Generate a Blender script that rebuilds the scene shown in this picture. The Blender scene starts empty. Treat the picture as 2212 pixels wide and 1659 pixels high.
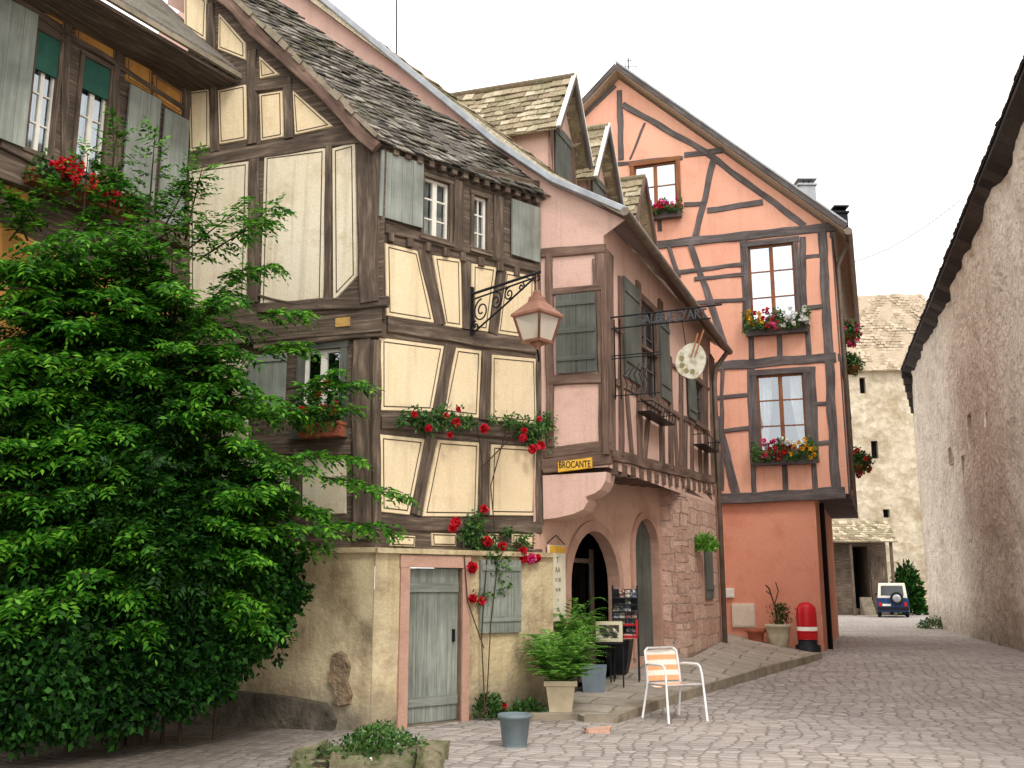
import bpy, math, random
import numpy as np
from mathutils import Vector, Matrix, noise
from mathutils.geometry import delaunay_2d_cdt
random.seed(7); rng=np.random.default_rng(7)
S=bpy.context.scene; COL=S.collection
F=2150.; CX,CY=1106.,829.5; EYE=1.6
pit=math.atan(440/2150); cp,sp=math.cos(pit),math.sin(pit)
Z=Vector((0,0,1))
def ray(px,py):
    u=(px-CX)/F; v=(CY-py)/F
    return Vector((u,cp-v*sp,sp+v*cp))
def at(px,py,Y):
    d=ray(px,py); t=Y/d.y
    return Vector((d.x*t,Y,EYE+d.z*t))
def gz(x,y): return float(np.interp(y,[0,12.5,16,22,32,60,200],[0,0,.1,.25,.22,.1,.1]))
def on_ground(px,py,z=None):
    d=ray(px,py); zz=0 if z is None else z
    for i in range(8):
        t=(zz-EYE)/d.z; P=Vector((d.x*t,d.y*t,zz))
        if z is None: zz=gz(P.x,P.y)
    return P
class PL:
    def __init__(s,p,a):
        s.p=Vector((p[0],p[1],0)); r=math.radians(a); s.a=a
        s.d=Vector((math.sin(r),math.cos(r),0)); s.n=Vector((math.cos(r),-math.sin(r),0))
    def hit(s,px,py,off=0):
        d=ray(px,py); q=s.p+s.n*off; t=q.dot(s.n)/d.dot(s.n)
        return Vector((d.x*t,d.y*t,EYE+d.z*t))
    def depth(s,px,py):
        d=ray(px,py); return s.p.dot(s.n)/d.dot(s.n)
    def S(s,px,py,off=0):
        P=s.hit(px,py,off); return ((P-s.p).dot(s.d),P.z)
    def W(s,a,z,o=0): return s.p+s.d*a+s.n*o+Vector((0,0,z))
    def shift(s,off):
        q=s.p+s.n*off; return PL((q.x,q.y),s.a)
    def M(s,a,z,o=0):
        w=s.W(a,z,o)
        return Matrix(((s.d.x,0,s.n.x,w.x),(s.d.y,0,s.n.y,w.y),(0,1,0,w.z),(0,0,0,1)))
def R(pl,xl,xr,yt,yb,off=0):
    xm=(xl+xr)/2; ym=(yt+yb)/2
    return (pl.S(xl,ym,off)[0],pl.S(xr,ym,off)[0],pl.S(xm,yb,off)[1],pl.S(xm,yt,off)[1])
def inpoly(p,poly):
    c=False; n=len(poly); j=n-1
    for i in range(n):
        if (poly[i][1]>p[1])!=(poly[j][1]>p[1]) and p[0]<(poly[j][0]-poly[i][0])*(p[1]-poly[i][1])/(poly[j][1]-poly[i][1])+poly[i][0]: c=not c
        j=i
    return c
def inset(pts,d):
    n=len(pts); A=sum(pts[i][0]*pts[(i+1)%n][1]-pts[(i+1)%n][0]*pts[i][1] for i in range(n))
    sg=1 if A>0 else -1; out=[]
    for i in range(n):
        p0,p1,p2=Vector(pts[i-1]),Vector(pts[i]),Vector(pts[(i+1)%n])
        e1=(p1-p0).normalized(); e2=(p2-p1).normalized()
        n1=Vector((-e1.y,e1.x))*sg; n2=Vector((-e2.y,e2.x))*sg
        b=n1+n2; k=d/max(.3,(1+n1.dot(n2)))
        out.append(tuple(p1+b*k))
    return out
class MB:
    def __init__(s): s.v=[];s.f=[];s.uv=[];s.m=[];s.sm=[]
    def face(s,pts,m=0,uv=None,sm=False):
        i=len(s.v); s.v+=[Vector(p) for p in pts]; s.f.append(list(range(i,i+len(pts)))); s.uv.append(uv or [(0,0)]*len(pts)); s.m.append(m); s.sm.append(sm)
    def idx(s,ids,m=0,uv=None,sm=False):
        s.f.append(ids); s.uv.append(uv or [(0,0)]*len(ids)); s.m.append(m); s.sm.append(sm)
    def box(s,o,ax,ay,az,m=0):
        o=Vector(o);ax=Vector(ax);ay=Vector(ay);az=Vector(az); i=len(s.v)
        s.v+=[o,o+ax,o+ax+ay,o+ay,o+az,o+ax+az,o+ax+ay+az,o+ay+az]
        X,Y,T=ax.length,ay.length,az.length; r=random.random()*9
        for ids,(a,b) in (((0,1,2,3),(X,Y)),((4,5,6,7),(X,Y)),((0,1,5,4),(X,T)),((3,2,6,7),(X,T)),((1,2,6,5),(Y,T)),((0,3,7,4),(Y,T))):
            s.idx([i+k for k in ids],m,[(r,r),(r+a,r),(r+a,r+b),(r,r+b)])
    def pbox(s,pl,s0,s1,z0,z1,o0,o1,m=0,vert=None):
        v=(z1-z0)>(s1-s0) if vert is None else vert
        if v: s.box(pl.W(s0,z0,o0),Z*(z1-z0),pl.d*(s1-s0),pl.n*(o1-o0),m)
        else: s.box(pl.W(s0,z0,o0),pl.d*(s1-s0),Z*(z1-z0),pl.n*(o1-o0),m)
    def prism(s,pl,pts,o0,o1,m=0,ch=0):
        fr=inset(pts,ch) if ch else pts
        a=[pl.W(p[0],p[1],o0) for p in pts]; b=[pl.W(p[0],p[1],o1) for p in fr]
        s.face(b,m,[(p[1],p[0]) for p in fr]); n=len(pts)
        for i in range(n): s.face([a[i],a[(i+1)%n],b[(i+1)%n],b[i]],m)
    def foot(s,pts,z0,z1,m=0):
        a=[Vector((p[0],p[1],z0)) for p in pts]; b=[Vector((p[0],p[1],z1)) for p in pts]; n=len(pts)
        s.face(b,m); 
        for i in range(n):
            L=(a[i]-a[(i+1)%n]).length
            s.face([a[i],a[(i+1)%n],b[(i+1)%n],b[i]],m,[(0,z0),(L,z0),(L,z1),(0,z1)])
    def beam(s,pl,a,b,w,o0=-.04,o1=.03,m=0,rough=1.):
        a=Vector(a);b=Vector(b);L=(b-a).length
        if L<1e-4: return
        t=(b-a)/L; q=Vector((-t.y,t.x)); n=max(2,int(L/.22)); c=min(.014,w*.2); r=random.random()*50
        rings=[]
        for i in range(n+1):
            k=i/n; P=a+t*(L*k); j=noise.noise(Vector((r,k*L*1.6,0)))*.026*rough; wo=w*(1+.18*rough*noise.noise(Vector((r+20,k*L*2,0))))
            jo=noise.noise(Vector((r+30,k*L*3,0)))*.008*rough
            ring=[]
            for (y,o) in ((-wo/2,o0),(-wo/2,o1-c+jo),(-wo/2+c,o1+jo),(wo/2-c,o1+jo),(wo/2,o1-c+jo),(wo/2,o0)):
                Q=P+q*(y+(j if rough else 0)); ring.append(pl.W(Q.x,Q.y,o))
            i0=len(s.v); s.v+=ring; rings.append(i0)
        for i in range(n):
            for k in range(5):
                a0,b0=rings[i],rings[i+1]; u0,u1=r+L*i/n,r+L*(i+1)/n; v0,v1=k*w*.4,(k+1)*w*.4
                s.idx([a0+k,b0+k,b0+k+1,a0+k+1],m,[(u0,v0),(u1,v0),(u1,v1),(u0,v1)])
        for i0 in (rings[0],rings[-1]): s.idx([i0+k for k in range(6)],m)
    def tube(s,pts,r,n=7,m=0,cap=True):
        pts=[Vector(p) for p in pts]; rs=r if isinstance(r,(list,tuple)) else [r]*len(pts); rings=[]; prev=None
        for i,p in enumerate(pts):
            t=(pts[min(i+1,len(pts)-1)]-pts[max(i-1,0)]).normalized()
            x=t.cross(Z if abs(t.z)<.9 else Vector((1,0,0))) if prev is None else prev-t*prev.dot(t)
            x.normalize(); y=t.cross(x); prev=x; i0=len(s.v); rings.append(i0)
            s.v+=[p+(x*math.cos(2*math.pi*k/n)+y*math.sin(2*math.pi*k/n))*rs[i] for k in range(n)]
        for i in range(len(rings)-1):
            for k in range(n): s.idx([rings[i]+k,rings[i]+(k+1)%n,rings[i+1]+(k+1)%n,rings[i+1]+k],m,[(i*.1,k*.02),(i*.1,k*.02+.02),(i*.1+.1,k*.02+.02),(i*.1+.1,k*.02)],True)
        if cap:
            for i0 in (rings[0],rings[-1]): s.idx([i0+k for k in range(n)],m)
    def lathe(s,c,prof,n=24,m=0,sm=True,rot=0):
        c=Vector(c); rings=[]
        for (r,z) in prof:
            rings.append(len(s.v)); s.v+=[c+Vector((r*math.cos(2*math.pi*k/n+rot),r*math.sin(2*math.pi*k/n+rot),z)) for k in range(n)]
        for i in range(len(rings)-1):
            for k in range(n): s.idx([rings[i]+k,rings[i]+(k+1)%n,rings[i+1]+(k+1)%n,rings[i+1]+k],m,None,sm)
        s.idx([rings[0]+k for k in range(n)],m); s.idx([rings[-1]+k for k in range(n)],m)
    def wall(s,pl,outer,holes=(),off=0,depth=.22,grid=.4,wav=.012,m=0):
        vs=[];es=[]
        for poly in [outer]+list(holes):
            i=len(vs); n=len(poly); vs+=[Vector((p[0],p[1])) for p in poly]; es+=[(i+k,i+(k+1)%n) for k in range(n)]
        xs=[p[0] for p in outer]; ys=[p[1] for p in outer]
        if grid:
            for x in np.arange(min(xs)+grid/2,max(xs),grid):
                for y in np.arange(min(ys)+grid/2,max(ys),grid):
                    if inpoly((x,y),outer): vs.append(Vector((float(x),float(y))))
        rv,_,rf=delaunay_2d_cdt(vs,es,[],0,1e-5)[:3]
        i0=len(s.v); r=pl.a
        s.v+=[pl.W(p.x,p.y,off+wav*noise.noise(Vector((p.x*1.3+r,p.y*1.3,r)))) for p in rv]
        for f in rf:
            c=((rv[f[0]].x+rv[f[1]].x+rv[f[2]].x)/3,(rv[f[0]].y+rv[f[1]].y+rv[f[2]].y)/3)
            if inpoly(c,outer) and not any(inpoly(c,h) for h in holes):
                s.idx([i0+k for k in f],m,[(rv[k].x,rv[k].y) for k in f],True)
        for h in holes:
            n=len(h)
            for k in range(n):
                a,b=h[k],h[(k+1)%n]; s.face([pl.W(*a,off+.001),pl.W(*b,off+.001),pl.W(*b,off-depth),pl.W(*a,off-depth)],m)
    def build(s,name,mats,parent=None,label=None):
        me=bpy.data.meshes.new(name); me.from_pydata([tuple(p) for p in s.v],[],s.f)
        if not isinstance(mats,(list,tuple)): mats=[mats]
        for x in mats: me.materials.append(x)
        uvl=me.uv_layers.new(name='UVMap'); flat=[c for f in s.uv for p in f for c in p]; uvl.data.foreach_set('uv',flat)
        me.polygons.foreach_set('material_index',s.m); me.polygons.foreach_set('use_smooth',s.sm); me.update()
        return link(name,me,parent,label)
def link(name,me,parent=None,label=None):
    o=bpy.data.objects.new(name,me); COL.objects.link(o)
    if parent is not None:
        o.parent=parent; o.matrix_parent_inverse=Matrix.Translation(-Vector(parent.location))
    if label: o['label']=label
    return o
def thing(name,label,cat,loc=(0,0,0),group=None):
    o=bpy.data.objects.new(name,None); COL.objects.link(o); o.location=loc; o.empty_display_size=.2
    o['label']=label; o['category']=cat
    if group: o['group']=group
    return o
def tag(o,label,cat,group=None):
    o['label']=label; o['category']=cat
    if group: o['group']=group
    return o
# ---------------- materials
def lin(c):
    c=c/255.; return c/12.92 if c<=.04045 else ((c+.055)/1.055)**2.4
def C(r,g,b): return (lin(r),lin(g),lin(b),1)
class NT:
    def __init__(s,name):
        s.mat=bpy.data.materials.new(name); s.mat.use_nodes=True; s.t=s.mat.node_tree; s.n=s.t.nodes; s.l=s.t.links
        s.b=s.n['Principled BSDF']; s.tc=s.n.new('ShaderNodeTexCoord')
    def co(s,kind='Object',scale=(1,1,1),rot=(0,0,0)):
        mp=s.n.new('ShaderNodeMapping'); mp.inputs['Scale'].default_value=scale; mp.inputs['Rotation'].default_value=rot
        s.l.new(s.tc.outputs[kind],mp.inputs['Vector']); return mp.outputs[0]
    def noise(s,co,scale,detail=4,rough=.55):
        x=s.n.new('ShaderNodeTexNoise'); x.inputs['Scale'].default_value=scale; x.inputs['Detail'].default_value=detail; x.inputs['Roughness'].default_value=rough
        s.l.new(co,x.inputs['Vector']); return x.outputs['Fac']
    def ramp(s,fac,stops):
        x=s.n.new('ShaderNodeValToRGB'); e=x.color_ramp.elements
        e[0].position,e[0].color=stops[0]; e[1].position,e[1].color=stops[1]
        for p,c in stops[2:]:
            k=e.new(p); k.color=c
        s.l.new(fac,x.inputs['Fac']); return x.outputs['Color']
    def mix(s,fac,a,b,mode='MIX'):
        x=s.n.new('ShaderNodeMix'); x.data_type='RGBA'; x.blend_type=mode
        for sock,val in ((x.inputs[0],fac),(x.inputs[6],a),(x.inputs[7],b)):
            if hasattr(val,'is_linked'): s.l.new(val,sock)
            else: sock.default_value=val
        return x.outputs[2]
    def math(s,op,a,b=0.):
        x=s.n.new('ShaderNodeMath'); x.operation=op
        for sock,val in ((x.inputs[0],a),(x.inputs[1],b)):
            if hasattr(val,'is_linked'): s.l.new(val,sock)
            else: sock.default_value=val
        return x.outputs[0]
    def bump(s,h,st,dist=.02):
        x=s.n.new('ShaderNodeBump'); x.inputs['Strength'].default_value=st; x.inputs['Distance'].default_value=dist
        s.l.new(h,x.inputs['Height']); s.l.new(x.outputs[0],s.b.inputs['Normal'])
    def fin(s,col,rough=.85,metal=0,spec=.3):
        if hasattr(col,'is_linked'): s.l.new(col,s.b.inputs['Base Color'])
        else: s.b.inputs['Base Color'].default_value=col
        s.b.inputs['Roughness'].default_value=rough; s.b.inputs['Metallic'].default_value=metal; s.b.inputs['Specular IOR Level'].default_value=spec
        return s.mat
BW=((0,0,0,1),(1,1,1,1))
def plain(name,c1,c2=None,scale=6,rough=.6,metal=0,bump=.1,bs=40,spec=.3):
    t=NT(name); co=t.co(); c2=c2 or tuple(x*.75 for x in c1[:3])+(1,)
    col=t.ramp(t.noise(co,scale),[(.3,c1),(.7,c2)]); t.bump(t.noise(co,bs),bump,.01)
    return t.fin(col,rough,metal,spec)
def plaster(name,c1,c2,stain,stain_lo=.52,stain_hi=.75,scale=1.2,bump=.25,bs=25,ground=None,gh=.8,streak=.0,bd=.012):
    t=NT(name); co=t.co()
    col=t.ramp(t.noise(co,scale,5),[(.3,c1),(.7,c2)])
    st=t.ramp(t.noise(co,scale*.7+1.3,7,.65),[(stain_lo,BW[0]),(stain_hi,BW[1])])
    col=t.mix(st,col,stain)
    if streak:
        sk=t.noise(t.co('Object',(7,7,.35)),1.,5,.6); sk=t.ramp(sk,[(.5,BW[0]),(.75,BW[1])])
        col=t.mix(t.math('MULTIPLY',sk,streak),col,tuple(x*.5 for x in stain[:3])+(1,))
    fine=t.ramp(t.noise(co,60,3),[(.25,(.82,.82,.82,1)),(.75,(1.08,1.08,1.08,1))]); col=t.mix(1.,col,fine,'MULTIPLY')
    if ground:
        sx=t.n.new('ShaderNodeSeparateXYZ'); t.l.new(t.tc.outputs['Object'],sx.inputs[0])
        h=t.math('ADD',sx.outputs['Z'],t.math('MULTIPLY',t.noise(co,2.2,6),1.1)); g=t.ramp(t.math('DIVIDE',h,gh*2),[(.35,BW[1]),(.75,BW[0])])
        col=t.mix(g,col,ground)
    h=t.math('ADD',t.noise(co,bs,5,.6),t.math('MULTIPLY',t.noise(co,4,3),1.5)); t.bump(h,bump,bd)
    return t.fin(col,.92,0,.15)
def wood(name,c1,c2,c3,rough=.85,sc=1.,bump=.6):
    t=NT(name); co=t.co('UV',(1.6*sc,26*sc,1)); n=t.noise(co,1.,6,.65)
    col=t.ramp(n,[(.28,c1),(.52,c2),(.75,c3)]); big=t.ramp(t.noise(t.co(),1.7,5),[(.3,(.65,.65,.65,1)),(.7,(1.25,1.25,1.25,1))]); col=t.mix(1.,col,big,'MULTIPLY')
    t.bump(n,bump,.012); return t.fin(col,rough,0,.2)
def leafmat(name,dark,mid,light,tr=.35,rough=.5,spec=.25):
    t=NT(name); g=t.n.new('ShaderNodeNewGeometry'); r=g.outputs['Random Per Island']
    nz=t.noise(t.co(),1.3,3); f=t.math('ADD',t.math('MULTIPLY',r,.55),t.math('MULTIPLY',nz,.5))
    col=t.ramp(f,[(.25,dark),(.55,mid),(.85,light)]); t.fin(col,rough,0,spec)
    tl=t.n.new('ShaderNodeBsdfTranslucent'); t.l.new(col,tl.inputs[0]); mx=t.n.new('ShaderNodeMixShader'); mx.inputs[0].default_value=tr
    t.l.new(t.b.outputs[0],mx.inputs[1]); t.l.new(tl.outputs[0],mx.inputs[2]); t.l.new(mx.outputs[0],t.n['Material Output'].inputs[0]); return t.mat
def tilemat(name,c1,c2,c3,moss):
    t=NT(name); g=t.n.new('ShaderNodeNewGeometry'); r=g.outputs['Random Per Island']; co=t.co()
    col=t.ramp(r,[(.05,c1),(.5,c2),(.95,c3)]); col=t.mix(t.ramp(t.noise(co,2.2,6,.65),[(.5,BW[0]),(.68,BW[1])]),col,moss)
    f=t.ramp(t.noise(co,28,5),[(.3,(.6,.6,.6,1)),(.7,(1.25,1.25,1.25,1))]); col=t.mix(1.,col,f,'MULTIPLY')
    t.bump(t.noise(co,35,4),.5,.01); return t.fin(col,.9,0,.15)
def glassmat(name,fac,tint=(.75,.8,.8,1),rough=.03):
    t=NT(name); n=t.n
    gl=n.new('ShaderNodeBsdfGlossy'); gl.inputs['Roughness'].default_value=rough; gl.inputs['Color'].default_value=(.85,.92,1,1)
    tp=n.new('ShaderNodeBsdfTransparent'); tp.inputs[0].default_value=tint; mx=n.new('ShaderNodeMixShader'); mx.inputs[0].default_value=fac
    bp=n.new('ShaderNodeBump'); bp.inputs['Strength'].default_value=.08; t.l.new(t.noise(t.co(),2.,2),bp.inputs['Height']); t.l.new(bp.outputs[0],gl.inputs['Normal'])
    t.l.new(tp.outputs[0],mx.inputs[1]); t.l.new(gl.outputs[0],mx.inputs[2]); t.l.new(mx.outputs[0],n['Material Output'].inputs[0]); return t.mat
M={}
M['cream']=plaster('cream_plaster',C(236,217,182),C(227,205,167),C(206,180,140),.55,.8,1.1,.3,18,streak=.35)
M['creamw']=plaster('pale_plaster',C(229,219,196),C(219,206,178),C(189,170,137),.5,.8,1.1,.3,18,streak=.5)
M['ochre']=plaster('ochre_plaster',C(204,152,84),C(186,132,70),C(134,96,56),.5,.8,1.1,.3,18,streak=.4)
M['basew']=plaster('weathered_base_plaster',C(214,198,164),C(194,175,138),C(142,120,92),.46,.72,.9,.5,16,ground=C(112,104,90),gh=.75,streak=.4,bd=.03)
M['pink']=plaster('pink_plaster',C(218,184,170),C(208,172,158),C(186,148,132),.55,.85,.8,.25,18,streak=.25)
M['pinkb']=plaster('pink_wall_base_plaster',C(212,176,156),C(204,166,146),C(176,138,120),.5,.8,1.,.4,18,ground=C(166,132,116),gh=.8)
M['orange']=plaster('orange_plaster',C(235,182,156),C(232,170,146),C(222,154,128),.52,.85,.6,.25,18,streak=.18)
M['orangeb']=plaster('orange_red_plaster',C(222,156,130),C(216,146,120),C(200,126,102),.5,.8,.6,.3,18,ground=C(196,130,110),gh=.6)
M['roughcast']=plaster('roughcast_wall',C(228,216,200),C(212,198,182),C(182,168,150),.46,.74,.4,.8,7,ground=C(158,146,130),gh=1.2,streak=.3,bd=.14)
M['timber']=wood('dark_oak_timber',C(56,47,40),C(96,83,72),C(148,131,114))
M['timberg']=wood('greyed_timber',C(72,66,66),C(98,91,90),C(124,117,115))
M['timberb']=wood('brown_timber',C(78,60,52),C(110,89,78),C(142,119,104))
M['shutter']=wood('grey_green_paint',C(118,122,114),C(138,143,135),C(156,160,152),.75,.6,.25)
M['doorp']=wood('worn_grey_door_paint',C(104,108,100),C(132,137,128),C(160,164,152),.8,1.,.4)
M['shutterd']=wood('dark_grey_green_paint',C(72,74,68),C(92,94,88),C(110,110,104),.75,.6,.3)
M['white']=plain('white_window_paint',C(232,228,216),C(214,210,198),8,.5)
M['brownw']=wood('varnished_brown_wood',C(104,64,40),C(136,86,54),C(158,108,72),.5,1.,.2)
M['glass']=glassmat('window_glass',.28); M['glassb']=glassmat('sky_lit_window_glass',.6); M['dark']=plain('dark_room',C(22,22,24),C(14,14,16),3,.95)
M['curtain']=plain('net_curtain',C(225,225,222),C(190,190,188),5,.9)
M['blind']=plain('green_roller_blind',C(44,92,78),C(36,76,66),5,.8)
M['line']=plain('painted_dark_line',C(62,52,40),C(84,72,56),8,.9)
M['tileA']=tilemat('old_mossy_tiles',C(66,62,58),C(102,97,90),C(150,143,132),C(86,84,66))
M['tileD']=tilemat('dormer_tiles',C(122,108,90),C(162,148,122),C(196,184,160),C(140,136,108))
M['tileE']=tilemat('pale_brown_tiles',C(150,132,112),C(174,156,134),C(194,178,156),C(168,156,134))
M['zinc']=plain('zinc_flashing',C(168,172,176),C(140,144,148),5,.45,.5)
M['gutter']=plain('brown_metal_gutter',C(136,124,112),C(108,97,86),5,.5,.4)
M['iron']=plain('wrought_iron',C(42,42,46),C(28,28,32),12,.5,.6)
M['sand']=plaster('pink_sandstone',C(194,156,138),C(178,140,122),C(150,118,102),.5,.8,2.5,.5,22)
M['stone']=plaster('grey_stone',C(160,148,130),C(134,124,108),C(98,92,78),.5,.75,3,.7,18)
M['terra']=plain('terracotta',C(166,96,68),C(140,78,56),7,.8)
M['gold']=plain('gold_paint',C(230,182,66),C(208,158,48),9,.5)
def brickmat(name,c1,c2,mort,bw,rh,ms=.012,warp=.03,kind='UV',rot=0,bump=.8,stain=None,dist=.03):
    t=NT(name); co=t.co(kind,(1,1,1),(0,0,rot))
    nz=t.n.new('ShaderNodeTexNoise'); nz.inputs['Scale'].default_value=2.5; nz.inputs['Detail'].default_value=3; t.l.new(co,nz.inputs['Vector'])
    vm=t.n.new('ShaderNodeVectorMath'); vm.operation='MULTIPLY_ADD'; t.l.new(nz.outputs['Color'],vm.inputs[0]); vm.inputs[1].default_value=(warp,)*3; t.l.new(co,vm.inputs[2])
    br=t.n.new('ShaderNodeTexBrick'); t.l.new(vm.outputs[0],br.inputs['Vector'])
    br.inputs['Scale'].default_value=1; br.inputs['Brick Width'].default_value=bw; br.inputs['Row Height'].default_value=rh; br.inputs['Mortar Size'].default_value=ms; br.inputs['Mortar Smooth'].default_value=.35; br.inputs['Bias'].default_value=0
    br.inputs['Color1'].default_value=c1; br.inputs['Color2'].default_value=c2; br.inputs['Mortar'].default_value=mort
    col=br.outputs['Color']; ob=t.co()
    f=t.ramp(t.noise(ob,9,6,.65),[(.25,(.7,.7,.7,1)),(.75,(1.2,1.2,1.2,1))]); col=t.mix(1.,col,f,'MULTIPLY')
    if stain: col=t.mix(t.ramp(t.noise(ob,.5,6,.6),[(.45,BW[0]),(.75,BW[1])]),col,stain)
    h=t.math('ADD',t.math('MULTIPLY',br.outputs['Fac'],-1.),t.math('MULTIPLY',t.noise(ob,14,5),.7)); t.bump(h,bump,dist)
    return t.fin(col,.8,0,.3)
M['pierst']=brickmat('sandstone_blocks',C(180,142,126),C(206,176,158),C(166,140,126),.5,.28,.012,.16,dist=.05)
def rubble():
    t=NT('pale_rubble_stone'); co=t.co('Object',(2.2,2.2,3.4)); v=t.n.new('ShaderNodeTexVoronoi'); v.inputs['Scale'].default_value=1; t.l.new(co,v.inputs['Vector'])
    sx=t.n.new('ShaderNodeSeparateColor'); t.l.new(v.outputs['Color'],sx.inputs[0]); ob=t.co()
    col=t.ramp(sx.outputs[0],[(0,C(192,178,154)),(1,C(216,204,182))]); col=t.mix(t.ramp(t.noise(ob,.5,7,.65),[(.46,BW[0]),(.66,BW[1])]),col,C(164,148,122))
    f=t.ramp(t.noise(ob,3,6,.7),[(.3,(.68,.68,.68,1)),(.65,(1.06,1.06,1.06,1))]); col=t.mix(1.,col,f,'MULTIPLY'); t.bump(t.math('ADD',v.outputs['Distance'],t.noise(ob,3,5)),.5,.05); return t.fin(col,.9,0,.1)
M['castle']=rubble()
def cobble():
    t=NT('cobblestone_paving'); co=t.co('Object',(1,1,1),(0,0,math.radians(16)))
    nz=t.n.new('ShaderNodeTexNoise'); nz.inputs['Scale'].default_value=.35; nz.inputs['Detail'].default_value=3; t.l.new(co,nz.inputs['Vector'])
    vm=t.n.new('ShaderNodeVectorMath'); vm.operation='MULTIPLY_ADD'; t.l.new(nz.outputs['Color'],vm.inputs[0]); vm.inputs[1].default_value=(1.1,1.1,0); t.l.new(co,vm.inputs[2])
    mp=t.n.new('ShaderNodeMapping'); mp.inputs['Scale'].default_value=(5.4,7.4,.01); t.l.new(vm.outputs[0],mp.inputs['Vector'])
    def vor(f):
        v=t.n.new('ShaderNodeTexVoronoi'); v.feature=f; v.inputs['Scale'].default_value=1; v.inputs['Randomness'].default_value=.4; t.l.new(mp.outputs[0],v.inputs['Vector']); return v
    ve=vor('DISTANCE_TO_EDGE'); vc=vor('F1')
    sx=t.n.new('ShaderNodeSeparateColor'); t.l.new(vc.outputs['Color'],sx.inputs[0])
    ob=t.co()
    col=t.ramp(sx.outputs[0],[(0,C(143,134,129)),(.5,C(161,152,147)),(1,C(179,170,164))])
    col=t.mix(t.ramp(t.noise(ob,.45,5,.6),[(.4,BW[0]),(.7,BW[1])]),col,t.mix(.5,col,C(188,176,168)))
    col=t.mix(t.ramp(t.noise(ob,.22,4,.6),[(.5,BW[0]),(.7,(.5,.5,.5,1))]),col,C(128,120,110))
    f=t.ramp(t.noise(ob,22,5,.65),[(.25,(.78,.78,.78,1)),(.75,(1.15,1.15,1.15,1))]); col=t.mix(1.,col,f,'MULTIPLY')
    jm=t.ramp(t.noise(ob,1.1,4),[(.35,(.3,.3,.3,1)),(.7,(.9,.9,.9,1))])
    mo=t.ramp(ve.outputs['Distance'],[(.02,BW[1]),(.1,BW[0])]); col=t.mix(t.mix(1.,mo,jm,'MULTIPLY'),col,C(96,89,78))
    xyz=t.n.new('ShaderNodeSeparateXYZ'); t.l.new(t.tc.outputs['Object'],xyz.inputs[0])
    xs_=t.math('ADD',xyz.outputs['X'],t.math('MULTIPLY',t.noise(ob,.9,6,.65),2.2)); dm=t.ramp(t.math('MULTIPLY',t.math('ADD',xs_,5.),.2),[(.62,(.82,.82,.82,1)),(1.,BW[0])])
    col=t.mix(dm,col,t.ramp(t.noise(ob,7,6,.7),[(.35,C(62,54,46)),(.65,C(104,94,82))]))  # earth-brown mix towards the left, painting the tree's shade into the ground colour
    h=t.math('ADD',t.ramp(ve.outputs['Distance'],[(0,BW[0]),(.16,BW[1])]),t.math('MULTIPLY',t.noise(ob,12,4),.4)); t.bump(h,.6,.025)
    return t.fin(col,.75,0,.3)
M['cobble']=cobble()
M['slab']=brickmat('pavement_slabs',C(152,143,132),C(170,160,148),C(118,111,100),.8,.5,.02,.12,'Object',math.radians(20),.5,C(134,125,113))
M['leaf']=leafmat('tree_leaves',C(22,66,12),C(58,120,26),C(124,184,54),.45)
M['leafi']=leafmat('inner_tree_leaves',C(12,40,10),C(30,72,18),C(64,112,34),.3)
M['leafd']=leafmat('shrub_leaves',C(12,38,12),C(28,68,20),C(66,114,42),.28,.6,.12)
M['leaff']=leafmat('fern_leaves',C(48,96,30),C(102,160,58),C(160,204,102),.4)
M['leafr']=leafmat('rose_leaves',C(30,60,24),C(62,102,44),C(108,146,72),.3)
def petal(name,a,b,c): return leafmat(name,a,b,c,.2,.6)
M['red']=petal('red_petals',C(160,10,24),C(212,24,44),C(236,70,88))
M['magenta']=petal('pink_petals',C(190,30,90),C(226,60,130),C(240,130,176))
M['whitep']=petal('white_petals',C(220,220,215),C(240,240,235),C(250,250,250))
M['yellowp']=petal('yellow_petals',C(220,150,30),C(240,190,40),C(250,220,90))
M['bark']=wood('bark',C(40,32,24),C(66,54,42),C(96,80,62))
# ---------------- vegetation helpers
def nrmz(a): return a/np.maximum(1e-6,np.linalg.norm(a,axis=1,keepdims=True))
def leafmesh(name,c,d,n,L,Wd,mat,parent=None,fold=.12,label=None):
    c=np.asarray(c,float);N=len(c); d=nrmz(np.asarray(d,float)); n=np.asarray(n,float)
    L=np.broadcast_to(np.asarray(L,float),(N,))[:,None]; Wd=np.broadcast_to(np.asarray(Wd,float),(N,))[:,None]
    sd=nrmz(np.cross(d,n)); up=np.cross(sd,d)
    v=np.stack([c,c+d*L*.45+sd*Wd/2+up*fold*Wd,c+d*L-up*L*.12,c+d*L*.45-sd*Wd/2+up*fold*Wd],1).reshape(-1,3)
    me=bpy.data.meshes.new(name); me.vertices.add(4*N); me.vertices.foreach_set('co',v.ravel()); me.loops.add(4*N); me.loops.foreach_set('vertex_index',np.arange(4*N,dtype=np.int32))
    me.polygons.add(N); me.polygons.foreach_set('loop_start',np.arange(0,4*N,4,dtype=np.int32)); me.update(calc_edges=True); me.validate(); me.materials.append(mat)
    return link(name,me,parent,label)
def rdir(N,zb=0.): 
    a=rng.normal(size=(N,3)); a[:,2]+=zb; return nrmz(a)
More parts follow.
